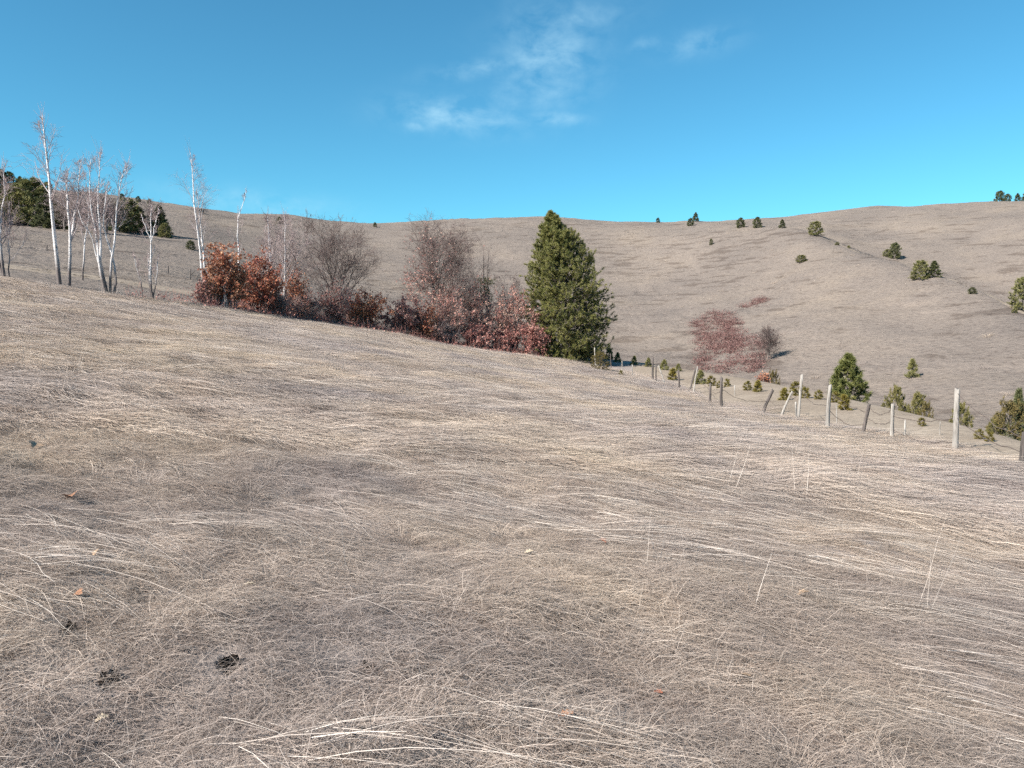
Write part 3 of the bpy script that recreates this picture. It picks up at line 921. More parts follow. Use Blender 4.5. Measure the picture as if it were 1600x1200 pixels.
def shrub(label, px, d, top_py, width_px, seed, leaves=2600, mat='oak_leaf', prof='dome', tint=(.5, .25), leaf=.09, group=None, cat='shrub', name='oak_shrub', twig_density=1.0, depth=1.0):
    g = np.random.default_rng(seed)
    b = ground_at(px, d); dd = math.hypot(b[0], b[1])
    H = top_z(px, top_py, dd) - b[2]; W = 1.22 * width_px / FPX * dd
    leaves = int(leaves * 2.1)
    root = empty(name, b)
    K = 22
    t = g.uniform(.35, 1, K) ** .8; a = g.uniform(0, 6.28, K) + np.arange(K) * 2.4
    if prof == 'cone': rad = (1 - t) ** .75 * .95 + .05
    else: rad = np.sqrt(np.clip(1 - (np.maximum(t - .35, 0) / .66) ** 2, 0, 1))
    rad = rad * g.uniform(.55, 1, K)
    t[0] = 1; rad[0] = .1
    end = np.stack([np.cos(a) * rad * W / 2, np.sin(a) * rad * W / 2 * depth, t * H * .93], 1)
    st = np.stack([g.normal(0, W * .07, K), g.normal(0, W * .07, K), np.full(K, -.1)], 1)
    mid = st + (end - st) * np.array([.4, .4, .55])
    P0 = np.array([resample([st[i], mid[i], end[i]], 7) for i in range(K)]); P0[:, 1:] += g.normal(0, .035, P0[:, 1:].shape)
    R0 = np.linspace(.02 + .006 * H, .005, 7)[None] * np.ones((K, 1))
    mb = MB(); mb.tubes(P0, R0, 5, g.uniform(.2, .9, K))
    ml = H * .3
    B1, R1 = grow(P0, R0, 7, .12, .98, 48, lambda q: .34 * (1.25 - .6 * q), g, 4, .06, .12, .004, .6)
    mb.tubes(B1, R1, 4, g.uniform(.1, .9, len(B1)))
    mb.build('branches', M['shrub_bark'], root)
    B2, R2 = grow(B1, R1, max(3, int(5 * twig_density)), .15, 1, 42, lambda q: .6 * (1.1 - .4 * q), g, 3, .06, .16, .003, .7, .008)
    tw_ = MB(); tw_.tubes(B2, np.maximum(R2, .004), 3, g.random(len(B2)))
    if twig_density > 1:
        B3, R3 = grow(B2, R2, 3, .2, 1, 40, lambda q: .7 + 0 * q, g, 2, .05, .16, .003, .7, .006)
        tw_.tubes(B3, np.maximum(R3, .004), 3, g.random(len(B3)))
    tag(tw_.build('twigs', M['twig'], root), kind='stuff')
    if leaves:
        C = np.concatenate([B2.reshape(-1, 3), B1[:, 1:].reshape(-1, 3)])
        C = C[g.integers(0, len(C), leaves)] + g.normal(0, .055, (leaves, 3))
        C[:, 2] = np.maximum(C[:, 2], .05)
        clump = fbm(C[:, 0] * 2.2 + seed, C[:, 2] * 2.2 + C[:, 1], seed, 2) * .22
        lf = MB(); lf.cards(C, leaf * g.uniform(.6, 1.25, leaves), np.clip(g.normal(tint[0], tint[1], leaves) + clump, 0, 1), g=g)
        tag(lf.build('withered_leaves', M[mat], root), kind='stuff')
    tag(root, label, cat, group)
    return root


def pine_meshes(H, radius, n_br, seed, shoots=3, needles=16, nl=.13, nw=.012, t0=.05, lean=(0, 0), sec=6, tintc=.5, upturn=.28, r_trunk=.014):
    """radius(t, az) gives the crown's reach; returns trunk and crown meshes with the foot at the origin."""
    g = np.random.default_rng(seed)
    tk = np.linspace(0, 1, 9)
    P = np.stack([lean[0] * H * tk ** 1.3 + g.normal(0, .006 * H, 9) * tk, lean[1] * H * tk ** 1.3, tk * H - .02 * H], 1)[None]
    Rr = (np.linspace(r_trunk * H, .002 * H, 9))[None]
    mb = MB(); mb.tubes(P, Rr, 7, .5)
    t = t0 + (.985 - t0) * (np.arange(n_br) + g.random(n_br)) / n_br
    t = t0 + (.985 - t0) * ((t - t0) / (.985 - t0)) ** 1.08
    az = np.arange(n_br) * 2.3999 + g.normal(0, .35, n_br)
    L = np.array([radius(a_, b_) for a_, b_ in zip(t, az)]) * g.uniform(.84, 1.07, n_br)
    el0 = np.radians(np.interp(t, [0, .4, .8, 1], [-6, 12, 38, 68]) + g.normal(0, 7, n_br))
    n = 6
    S = np.stack([np.interp(t, tk, P[0, :, k]) for k in range(3)], 1)
    B = np.zeros((n_br, n, 3)); B[:, 0] = S; el = el0.copy()
    for q in range(1, n):
        az = az + g.normal(0, .07, n_br); el = el + upturn * (q / n) * .5 + g.normal(0, .04, n_br) - .07 * (q < 3)
        B[:, q] = B[:, q - 1] + np.stack([np.cos(el) * np.sin(az), np.cos(el) * np.cos(az), np.sin(el)], 1) * (L / (n - 1))[:, None]
    BR = (np.clip(L * .014, .004 * H / 3, .05))[:, None] * np.linspace(1, .3, n)[None]
    mb.tubes(B, BR, 4, .4)
    S2, R2 = grow(B, BR, sec, .25, 1.0, 50, lambda q: .40 * (1.15 - .55 * q), g, 4, .16, .12, .003, .6)
    mb.tubes(S2, np.maximum(R2, .0015 * H), 3, .4)
    # shoots along side branches and at every tip
    T_, pos = [], []
    for Q, ks in ((S2, shoots), (B[:, 2:], shoots + 1)):
        m, nn = Q.shape[:2]
        u = np.concatenate([g.uniform(.25, 1, (m, ks - 1)), np.ones((m, 1))], 1) * (nn - 1)
        i = np.clip(u.astype(int), 0, nn - 2); f = (u - i)[..., None]; mi = np.arange(m)[:, None]
        pos.append((Q[mi, i] * (1 - f) + Q[mi, i + 1] * f).reshape(-1, 3))
        d_ = Q[mi, i + 1] - Q[mi, i]; d_ = d_ / (np.linalg.norm(d_, axis=2, keepdims=True) + 1e-9)
        T_.append((d_ + g.normal(0, .35, d_.shape) + np.array([0, 0, .35])).reshape(-1, 3))
    pos, T_ = np.concatenate(pos), np.concatenate(T_); T_ /= np.linalg.norm(T_, axis=1, keepdims=True)
    m = len(pos)
    r3 = g.normal(size=(m, needles, 3)); r3 -= (r3 * T_[:, None]).sum(2, keepdims=True) * T_[:, None]
    r3 /= np.linalg.norm(r3, axis=2, keepdims=True) + 1e-9
    ca = g.uniform(.25, .95, (m, needles, 1))
    nd = T_[:, None] * ca + r3 * np.sqrt(1 - ca ** 2)
    st = pos[:, None] + T_[:, None] * g.uniform(-.6, .5, (m, needles, 1)) * nl
    ln = nl * g.uniform(.7, 1.2, (m, needles, 1))
    sd = np.cross(nd, g.normal(size=nd.shape)); sd /= np.linalg.norm(sd, axis=2, keepdims=True) + 1e-9
    V = np.stack([st - sd * nw, st + sd * nw, st + nd * ln], 2).reshape(-1, 3)
    tint = np.clip(g.normal(tintc, .17, m) + .12 * fbm(pos[:, 0] * 2 / H * 6, pos[:, 2] * 2 / H * 6, seed, 2), 0, 1)
    c = MB(); c.add(V, np.arange(len(V)).reshape(-1, 3), None, np.repeat(tint, needles * 3))
    mk = lambda q, nm: mesh_np(nm, np.concatenate(q.V), ([np.concatenate(q.F3)] if q.F3 else []) + ([np.concatenate(q.F4)] if q.F4 else []), np.concatenate(q.T))
    return mk(mb, 'trunk'), mk(c, 'crown')


def put_pine(name, meshes, loc, scale, rot, label, cat='pine', group=None, width=1.0, mat=None):
    root = empty(name, loc)
    for me, nm in zip(meshes, ('trunk', 'crown')):
        o = bpy.data.objects.new(nm, me); COL.objects.link(o); o.parent = root
    root.scale = (scale * width, scale * width, scale); root.rotation_euler = (0, 0, rot)
    return tag(root, label, cat, group)


# ------------------------------------------------------------------ the birches on the left
birch('tallest birch, single slim white trunk leaning left, left of the forked one', (93, 444), [[(93, 444), (88, 400), (83, 350), (79, 305), (76, 270), (73, 240), (68, 200), (66, 180)]], [.105], 1, bare_to=.42)
birch('forked white birch directly right of the tallest leaning birch', (108, 447), [[(108, 447), (109, 410), (110, 368), (106, 330), (104, 300), (106, 265)], [(110, 370), (116, 340), (121, 310), (124, 275), (127, 248)]], [.085, .05], 2, bare_to=.3, foot=True)
birch('short thin birch standing behind, between forked birch and multi-stemmed clump', (129, 438), [[(129, 438), (131, 400), (134, 370), (138, 345), (139, 305)]], [.055], 3, bare_to=.4)
birch('multi-stemmed white birch clump with five stems fanning from one foot', (170, 460), [
    [(165, 459), (158, 430), (152, 405), (147, 380), (138, 360), (128, 345), (122, 328)],
    [(166, 459), (157, 425), (152, 390), (148, 350), (140, 320), (138, 285), (142, 248)],
    [(169, 460), (159, 415), (156, 380), (155, 330), (154, 290), (156, 240)],
    [(177, 460), (182, 428), (177, 408), (168, 375), (160, 355), (163, 320), (168, 288)],
    [(172, 459), (173, 420), (177, 385), (180, 345), (183, 308), (189, 285), (201, 252)]], [.05, .06, .065, .055, .06], 4, bare_to=.38, twigs=.85)
birch('small low birch with crossed grey stems right of the multi-stemmed clump', (238, 469), [
    [(240, 469), (235, 450), (236, 420), (237, 370), (236, 345), (237, 320)], [(236, 468), (234, 440), (231, 415), (232, 395)],
    [(237, 468), (245, 440), (246, 420), (248, 398)], [(237, 372), (244, 348), (248, 325)], [(236, 374), (226, 352), (221, 336)], [(223, 462), (219, 440), (213, 420), (209, 398)]],
    [.06, .04, .04, .03, .03, .03], 5, bare_to=.4, twigs=.6)
birch('tall twin-trunk white birch rising left of the orange oak shrub', (319, 447), [[(318, 447), (313, 400), (309, 360), (304, 320), (302, 290), (300, 260), (297, 236)], [(322, 447), (318, 395), (314, 360), (311, 330), (308, 300)]], [.105, .085], 6, bare_to=.36, twigs=1.0)
birch('white birch with snapped-off top between two reddish oak shrubs', (376, 479), [[(377, 479), (375, 440), (373, 390), (372, 360), (372, 332)], [(373, 338), (380, 318), (385, 296)], [(362, 470), (364, 450), (361, 428)]], [.095, .022, .045], 7, bare_to=.45, twigs=.5, spread=.9)
birch('slender pale birch behind the dark red oak shrub', (427, 474), [[(427, 474), (425, 430), (421, 380), (419, 350), (418, 322)]], [.075], 8, dist=47, bare_to=.2, twigs=1.3, spread=1.2)
birch('thinnest straight birch just left of the round grey bare tree', (444, 478), [[(444, 478), (444, 420), (445, 370), (444, 335), (444, 320)]], [.055], 9, dist=48.5, bare_to=.15, twigs=1.3, spread=1.4)
birch('grey many-branched birch cut by the left edge of the photo', (6, 434), [[(7, 434), (3, 400), (0, 370), (4, 330), (8, 290), (5, 258)], [(6, 434), (-8, 390), (-25, 350), (-38, 300)], [(15, 430), (15, 370), (14, 318)]], [.07, .06, .03], 10, bare_to=.2, twigs=1.1, spread=1.2)

# ------------------------------------------------------------------ bare trees and shrubs of the hedge
HG = 'shrubs of the hedgerow'
bare_tree('round-crowned bare grey tree in the middle of the hedge', 527, 50.5, 350, 102, 21, 0, 3, density=1.1)
bare_tree('large bare reddish-brown tree with upswept crown left of the pine', 682, 55.5, 347, 130, 22, 0, 4, leaves=2200, leaf_top=.75, density=1.2)
bare_tree('small bare tree between the dead-topped pine and the big pine', 792, 60, 408, 60, 23, .05, 3, density=.8)
bare_tree('mauve twiggy bare tree behind the two slender birches', 455, 58, 338, 80, 24, 0, 3, mat='twig', density=.9)
shrub('orange-brown oak shrub, tallest leafy one, at the hedge end nearest the birches', 350, 43.5, 383, 86, 31, 3600, 'oak_leaf', 'cone', (.66, .22), group=HG)
shrub('dark red-brown oak shrub right of the snapped birch', 406, 46, 400, 62, 32, 2800, 'oak_leaf', 'dome', (.32, .22), group=HG)
shrub('narrow orange oak shrub among grey twigs left of the round bare tree', 465, 49, 413, 34, 33, 1100, 'oak_leaf', 'cone', (.62, .2), group=HG)
shrub('low red-leaved sprig at the foot of the twin-trunk birch', 323, 43.5, 440, 34, 34, 500, 'red_leaf', 'dome', (.5, .25), group=HG)
shrub('leafless grey thicket at the foot of the slender pale birch', 437, 47, 452, 60, 35, 260, 'red_leaf', 'dome', (.4, .2), group=HG, twig_density=1.4, name='bare_shrub')
shrub('leafless grey thicket below the narrow orange oak', 480, 48.5, 455, 62, 36, 420, 'red_leaf', 'dome', (.6, .2), group=HG, twig_density=1.4, name='bare_shrub')
shrub('sparse red shrub at the trunk of the round bare tree', 528, 49.5, 440, 56, 37, 900, 'red_leaf', 'dome', (.4, .25), group=HG, twig_density=1.3)
shrub('orange-red oak shrub right of the round bare tree', 575, 51, 455, 74, 38, 2600, 'oak_leaf', 'dome', (.5, .25), group=HG)
shrub('dark red shrub between orange-red oak and large bare tree', 627, 52, 468, 66, 39, 2200, 'red_leaf', 'dome', (.45, .25), group=HG)
shrub('orange-flecked shrub below the left side of the large bare tree', 662, 52.5, 478, 56, 40, 1700, 'oak_leaf', 'dome', (.5, .22), group=HG)
shrub('pinkish-grey twiggy shrub below the large bare tree', 703, 54, 452, 76, 41, 1700, 'red_leaf', 'dome', (.6, .25), group=HG, twig_density=1.4)
shrub('tall purple-grey shrub below the dead-topped pine', 746, 55.5, 446, 70, 42, 2100, 'red_leaf', 'dome', (.6, .25), group=HG, twig_density=1.3)
shrub('low deep red shrub in front of the purple-grey one', 744, 53.5, 508, 62, 43, 1500, 'red_leaf', 'dome', (.3, .2), group=HG)
shrub('red-orange shrub touching the left side of the big pine', 800, 56, 452, 72, 44, 2500, 'red_leaf', 'dome', (.68, .25), group=HG)
shrub('low dark red shrub at the left foot of the big pine', 834, 55, 505, 50, 45, 1500, 'red_leaf', 'dome', (.3, .2), group=HG)
shrub('low deep red shrub in the hedge front between two taller shrubs', 790, 54.5, 518, 50, 46, 1200, 'red_leaf', 'dome', (.3, .2), group=HG)
shrub('low leafless grey shrub in front of the orange-flecked shrub', 690, 52.3, 500, 48, 47, 300, 'red_leaf', 'dome', (.5, .2), group=HG, twig_density=1.4, name='bare_shrub')

# litter of dead weeds and leaves along the hedge foot
g = np.random.default_rng(55)
lt = MB(); C = []
for px0, px1, n_ in ((318, 560, 3600), (560, 860, 4200), (200, 320, 110)):
    px_ = g.uniform(px0, px1, n_)
    az_ = np.degrees(np.arctan2((px_ - 800) / FPX, 1.0))
    d_ = np.interp(az_, AZ, DE) + g.normal(1.6, 1.4, n_)
    x_, y_ = d_ * np.sin(np.radians(az_)), d_ * np.cos(np.radians(az_))
    C.append(np.stack([x_, y_, hf(x_, y_) + np.abs(g.normal(0, .12, n_)) + .03], 1))
C = np.concatenate(C)
lt.cards(C, g.uniform(.05, .11, len(C)), g.uniform(0, .8, len(C)), g=g)
n_ = 2600
q = C[g.integers(0, len(C), n_)]; q[:, 2] = hf(q[:, 0], q[:, 1])
e_ = q + np.stack([g.normal(0, .18, n_), g.normal(0, .18, n_), g.uniform(.2, .75, n_)], 1)
lt.tubes(np.stack([q, (q + e_) / 2 + g.normal(0, .03, q.shape), e_], 1), np.full((n_, 3), .005), 3, g.uniform(.2, .7, n_))
tag(lt.build('leaf_litter', M['red_leaf']), 'dead weeds and fallen leaves along the foot of the hedge', 'litter', None, 'stuff')

# ------------------------------------------------------------------ pines
def big_radius(t, az):
    right = .5 + .5 * math.sin(az)         # +x side reaches further
    rl = np.interp(t, [0, .1, .3, .5, .7, .85, 1], [2.1, 2.6, 3.0, 2.5, 1.75, 1.05, .2])
    rr = np.interp(t, [0, .06, .25, .45, .6, .75, .9, 1], [2.2, 2.7, 3.1, 3.1, 2.6, 1.8, .9, .2])
    return rl * (1 - right) + rr * right


b = ground_at(889, 57)
d_pine = math.hypot(b[0], b[1])
Hp = top_z(858, 331, d_pine) - b[2]
bp = pine_meshes(Hp, big_radius, 280, 61, 3, 28, .18, .013, .01, (-.13, 0), 13, .82, .20)
bp[0].materials.append(M['bark']); bp[1].materials.append(M['needle'])
put_pine('pine_tree', bp, b, 1, 0, 'big dense dark green pine at the right end of the hedge')

cone = lambda w: (lambda t, az: w * (max(0.0, 1 - t) ** .8) * .95 + .03)
rnd = lambda w: (lambda t, az: w * math.sqrt(max(0.02, 1 - (abs(t - .38) / .66) ** 2)))
PV = {}
for key, rf, nb, nd, nl, nw, mat, tc_, sh in (('tall', cone(.30), 62, 12, .055, .0065, 'needle_far', .35, 3), ('broad', rnd(.36), 60, 12, .06, .0075, 'needle_far', .45, 3), ('olive', rnd(.42), 58, 12, .065, .0075, 'needle_far', .85, 3),
                                              ('mid', cone(.42), 90, 14, .05, .0048, 'needle', .55, 3), ('young', cone(.42), 26, 12, .13, .011, 'needle_far', .95, 2), ('sapling', cone(.36), 14, 12, .20, .014, 'needle_yellow', .5, 2),
                                              ('saplingb', rnd(.40), 13, 12, .20, .014, 'needle_yellow', .35, 2), ('bush', rnd(.75), 40, 12, .09, .009, 'juniper', .5, 3), ('greenbush', rnd(.6), 40, 12, .09, .009, 'olive', .55, 3)):
    ms = pine_meshes(1.0, rf, nb, 70 + len(PV), sh, nd, nl, nw, .04, (0, 0), 5, tc_, r_trunk=.018)
    ms[0].materials.append(M['bark']); ms[1].materials.append(M[mat])
    PV[key] = ms


def pine_px(kind, px, base_py, top_py, label, d=None, width=1.0, name='pine_tree', cat='pine', group=None, dmin=60):
    b = ground_at(px, d, base_py, dmin)
    dd = math.hypot(b[0], b[1])
    h = max(.2, top_z(px, top_py, dd) - b[2])
    return put_pine(name, PV[kind], b, h, (px * 1.7) % 6.28, label, cat, group, width)


# the half-dead young pine in the hedge
b = ground_at(764, 58); dd = math.hypot(b[0], b[1])
root = empty('pine_tree', b); g = np.random.default_rng(77)
Hd = top_z(764, 392, dd) - b[2]
tr = MB()
P = np.array([resample([(0, 0, -.1), (.02, .05, Hd * .4), (-.1, 0, Hd * .75), (-.02, 0, Hd)], 8), resample([(0, 0, Hd * .3), (-.25, .05, Hd * .5), (-.38, 0, Hd * .72), (-.40, 0, Hd * .96)], 8)])
tr.tubes(P, np.linspace(.09, .02, 8)[None] * np.ones((2, 1)), 6, .2)
B1, R1 = grow(P, np.linspace(.09, .02, 8)[None] * np.ones((2, 1)), 10, .3, 1, 55, lambda t: .11 + 0 * t, g, 4, .15, .1, .006, .4)
tr.tubes(B1, R1, 4, .3); tr.build('trunk', M['bark'], root)
nd_ = MB()
pc = P[:, 1:6].reshape(-1, 3)
C = np.stack([g.normal(-.35, .32, 260), g.normal(0, .3, 260), Hd * g.uniform(.42, .72, 260)], 1)
for k in range(16):
    v = g.normal(size=(260, 3)) + np.array([0, 0, .8]); v /= np.linalg.norm(v, axis=1, keepdims=True)
    sd = np.cross(v, g.normal(size=(260, 3))); sd /= np.linalg.norm(sd, axis=1, keepdims=True)
    V = np.stack([C - sd * .009, C + sd * .009, C + v * .2], 1).reshape(-1, 3)
    nd_.add(V, np.arange(len(V)).reshape(-1, 3), None, np.repeat(g.uniform(.4, .9, 260), 3))
nd_.build('crown', M['needle'], root)
tag(root, 'half-dead young pine with two bare spiky tops above the shrubs', 'pine')

pine_px('mid', 1327, 626, 556, 'dark green conical pine beyond the fence, largest on the track side', d=47, width=1.0)
pine_px('young', 1425, 590, 563, 'lone little yellow-green conical pine low on the right slope', group='pines on the slope')
FG = 'pines in the wood on the left'
for k, (kd, px, by, ty, lb) in enumerate((
        ('broad', 12, 350, 300, 'pine at the left end of the wood, front row'), ('olive', 31, 351, 296, 'olive pine in the front row, second from the left end'),
        ('olive', 52, 353, 290, 'tallest olive-green pine in the front row of the wood, left of the leaning birch'), ('tall', 70, 356, 304, 'dark pine in the wood seen just left of the leaning birch trunk'),
        ('tall', 88, 358, 308, 'dark pine in the wood seen just right of the leaning birch trunk'), ('tall', 186, 363, 316, 'dark narrow pine left of the two olive ones at the right part of the wood'),
        ('olive', 200, 362, 318, 'olive pine in the right part of the wood, left of two'), ('broad', 213, 362, 326, 'olive pine in the right part of the wood, right of two'),
        ('tall', 250, 368, 322, 'dark pine at the far right end of the wood casting a shadow'), ('olive', 258, 371, 352, 'small light olive pine in front of the wood at its right end'))):
    pine_px(kd, px, by, ty, lb, group=FG, dmin=70, width=1.25)
for kd, px, by, ty, lb in (('broad', 6, 305, 266, 'pine on the skyline at the left photo edge'), ('broad', 24, 306, 273, 'skyline pine in the wood, second from the left photo edge'), ('tall', 42, 308, 277, 'skyline pine in the wood, third from the left photo edge'),
                           ('broad', 62, 308, 281, 'skyline pine left behind the leaning birch'), ('broad', 84, 310, 287, 'skyline pine right behind the leaning birch'), ('broad', 198, 318, 304, 'small round pine on the skyline above the wood'),
                           ('broad', 223, 320, 308, 'small flat pine on the skyline right of the round one'), ('broad', 240, 322, 312, 'tiny pine on the skyline, rightmost above the wood')):
    pine_px(kd, px, by, ty, lb, group='skyline pines on the left', d=None if by > 330 else 246, width=1.4)

for kd, px, by, ty, lb, w_ in (
        ('broad', 586, 355, 348, 'tiny lone pine on the skyline left of the large bare tree', 1.2), ('broad', 1028, 346, 341, 'tiniest pine on the skyline right of the big pine', 1.3),
        ('broad', 1079, 353, 342, 'dark pine on the crest, lower of a close pair', 1.4), ('tall', 1087, 346, 332, 'pine on the crest, upper of a close pair', 1.4),
        ('broad', 1157, 356, 342, 'round pine on the crest, left one of two alike', 1.4), ('broad', 1183, 356, 341, 'round pine on the crest, right one of two alike', 1.3),
        ('tall', 1222, 356, 343, 'small pointed pine where the two hills meet', 1.5), ('olive', 1274, 368, 349, 'wide bushy pine at the top of the descending spur', 1.5),
        ('broad', 1398, 404, 382, 'dark round pine in the hollow behind the spur', 1.2), ('olive', 1386, 401, 391, 'low bush pine touching the dark round pine', 1.6),
        ('olive', 1437, 437, 411, 'broad olive pine on the spur, left of a pair', 1.3), ('tall', 1459, 433, 408, 'thin brownish pine on the spur, right of a pair', 1.6),
        ('olive', 1597, 485, 441, 'olive pine on the spur cut by the right photo edge', 1.0), ('olive', 1252, 410, 400, 'low dark juniper-like pine in the middle of the right slope', 2.2),
        ('broad', 1111, 383, 374, 'small dark pine stump below the crest pair', .9), ('broad', 1519, 459, 450, 'small dark bush low on the crest of the spur', 2.0),
        ('olive', 1585, 489, 483, 'tiny dark bush left below the edge pine on the spur', 1.8), ('broad', 298, 390, 377, 'small dark bush on the slope right of the wood', 1.5),
        ('broad', 315, 333, 326, 'tiny pine on the left skyline behind the twin birch', 1.4), ('broad', 437, 350, 340, 'tiny dark bush on the slope behind the slender birches', 1.4),
        ('olive', 1308, 383, 379, 'tiny bush on the spur crest below the wide bushy pine', 2.2), ('olive', 1326, 388, 384, 'second tiny bush on the spur crest below the wide bushy pine', 1.6)):
    pine_px(kd, px, by, ty, lb, group='pines on the slope', width=w_)
for kd, px, ty, lb, w_ in (('broad', 1553, 301, 'largest pine on the right skyline', 1.3), ('broad', 1565, 305, 'small pine touching the largest right skyline pine', 1.3),
                           ('tall', 1580, 303, 'middle pine on the right skyline standing alone', 1.4), ('tall', 1594, 298, 'pointed pine on the skyline at the right photo edge', 1.5)):
    v_ = np.interp(math.degrees(math.atan2((px - 800) / FPX, 1)), az_g, KD[7])
    pine_px(kd, px, 0, ty, lb, d=float(v_) - 3, width=w_, group='right skyline pines')

# bare brown trees inside the wood
bt = MB(); g = np.random.default_rng(88)
P0 = np.array([resample([(0, 0, -.02), (g.normal(0, .02), g.normal(0, .02), .4), (g.normal(0, .12), g.normal(0, .12), .95)], 7) for _ in range(3)])
R0 = np.linspace(.018, .004, 7)[None] * np.ones((3, 1)); bt.tubes(P0, R0, 5, .4)
B1, R1 = grow(P0, R0, 10, .15, .98, 42, lambda t: .42 * (1.15 - .7 * t), g, 4, .12, .12, .003, .6); bt.tubes(B1, R1, 3, .4)
me_t = mesh_np('trunk', np.concatenate(bt.V), [np.concatenate(bt.F3), np.concatenate(bt.F4)], np.concatenate(bt.T)); me_t.materials.append(M['bark'])
c = MB(); B2, R2 = grow(B1, R1, 7, .15, 1, 42, lambda t: .5 + 0 * t, g, 3, .08, .15, .002, .6); c.tubes(B2, np.maximum(R2, .0022), 3, g.random(len(B2)))
B3, R3 = grow(B2, R2, 5, .15, 1, 42, lambda t: .6 + 0 * t, g, 2, .05, .15, .002, .6); c.tubes(B3, np.maximum(R3, .0018), 3, g.random(len(B3)))
me_c = mesh_np('crown', np.concatenate(c.V), [np.concatenate(c.F4)], np.concatenate(c.T)); me_c.materials.append(M['twig'])
for px, by, ty, lb in ((101, 361, 306, 'bare brown tree in the wood, left of the forked birch'), (117, 363, 298, 'bare brown tree in the wood right behind the forked birch'), (135, 364, 300, 'bare brown tree in the wood behind the short thin birch'),
                       (151, 365, 302, 'bare brown tree in the wood behind the left stems of the birch clump'), (167, 365, 306, 'bare brown tree in the wood behind the right stems of the birch clump'), (179, 365, 316, 'bare brown tree in the wood next to the dark narrow pine'),
                       (240, 367, 318, 'bare brown tree in the wood behind the small low birch'), (76, 305, 290, 'bare brown tree on the skyline behind the leaning birch'), (20, 348, 306, 'bare brown tree in the wood behind the edge birch')):
    b = ground_at(px, None if by > 330 else 240, by, 70); dd = math.hypot(b[0], b[1])
    put_pine('bare_tree', (me_t, me_c), b, top_z(px, ty, dd) - b[2], px * .37, lb, 'tree', 'bare trees in the wood', 1.15)

# juniper and saplings beside the fence and track
pine_px('bush', 937, 578, 557, 'rounded brown-green juniper bush at the right foot of the big pine', dmin=30, name='juniper_bush', cat='bush')
SG = 'young pines along the track'
for kd, px, by, ty, lb in (
        ('saplingb', 970, 587, 580, 'low yellow sprig just right of the juniper bush'), ('young', 951, 562, 545, 'green young pine peeping out behind the juniper bush'), ('young', 965, 566, 552, 'green young pine in the shadow of the big pine'),
        ('young', 991, 570, 557, 'small green sapling on the track edge right of the pine shadow'), ('young', 1013, 573, 560, 'small green sapling just left of the tall dark post'), ('young', 1038, 578, 563, 'pointed green sapling right of the tall dark post'),
        ('young', 1060, 580, 569, 'small green sapling behind the thin single post'), ('sapling', 1051, 594, 577, 'pale yellow-green sapling between leaning pole and thin post'), ('young', 1094, 600, 580, 'green sapling leaning on the pair of crossed posts'),
        ('saplingb', 1111, 603, 590, 'yellow sapling behind the short pale-topped post'), ('saplingb', 1124, 606, 597, 'yellow sprig behind the tall post with dark foot'), ('saplingb', 1136, 604, 594, 'small yellow-green sprig right of the tall post with dark foot'),
        ('saplingb', 1168, 610, 598, 'bushy yellow-green sapling between tall post and red sapling'), ('sapling', 1184, 612, 596, 'slim sapling left beside the red sapling'), ('sapling', 1225, 625, 608, 'yellow sapling behind the leaning pale post'),
        ('saplingb', 1244, 618, 600, 'green-yellow sapling left of the tallest pale post'), ('saplingb', 1258, 622, 608, 'green-yellow sapling right of the tallest pale post'), ('saplingb', 1279, 624, 612, 'low sapling left of the pale spiked post'),
        ('sapling', 1319, 641, 619, 'bright yellow sapling right of the pale spiked post'), ('saplingb', 1305, 629, 615, 'low yellow sapling at the foot of the conical pine'), ('saplingb', 1440, 666, 655, 'low bright yellow sprig on the track'),
        ('saplingb', 1530, 686, 676, 'low yellow sprig on the track edge, left of two'), ('saplingb', 1546, 690, 679, 'low yellow sprig on the track edge, right of two')):
    pine_px(kd, px, by, ty, lb, dmin=12, name='pine_sapling', cat='sapling', group=SG, width=1.25)
for kd, px, d_, ty, lb, w_ in (
        ('greenbush', 1385, 36, 632, 'low green bush behind the leaning dark-footed post', 1.3), ('greenbush', 1404, 37, 614, 'pointed green bush behind the blunt upright post', 1.0), ('greenbush', 1439, 36, 626, 'round green bush right of the pointed green bush', 1.0),
        ('bush', 1452, 34, 638, 'brownish bush in front of the round green bush', .9), ('greenbush', 1508, 33, 644, 'dark green bush right of the thick pale post', .9), ('greenbush', 1563, 28, 662, 'yellow-green bush left of the large edge bush', 1.1),
        ('bush', 1586, 28, 648, 'large yellow-green bush near the right photo edge', 1.15), ('tall', 1597, 33, 612, 'slim young pine at the right photo edge above the large bush', .9), ('bush', 1210, 52, 588, 'dark little bush right of the red sapling', 1.0)):
    b = ground_at(px, d_); h_ = top_z(px, ty, math.hypot(b[0], b[1])) - b[2]
    put_pine('juniper_bush' if kd == 'bush' else ('pine_tree' if kd == 'tall' else 'green_bush'), PV[kd], b, h_, px * .7, lb, 'pine' if kd == 'tall' else 'bush', 'bushes beyond the track', w_ * .6)
shrub('small red-leaved sapling standing by the track', 1196, 49, 584, 20, 91, 260, 'oak_leaf', 'dome', (.55, .2), .08, cat='sapling', name='oak_sapling')
bare_tree('grey bare bush beside the red thicket on the slope', 1202, float(np.hypot(*hit(1201, 562, 60)[:2])), 508, 32, 92, 0, 4, density=1.0, name='bare_bush', cat='bush')

# red thicket on the far slope
g = np.random.default_rng(93)
th = MB()


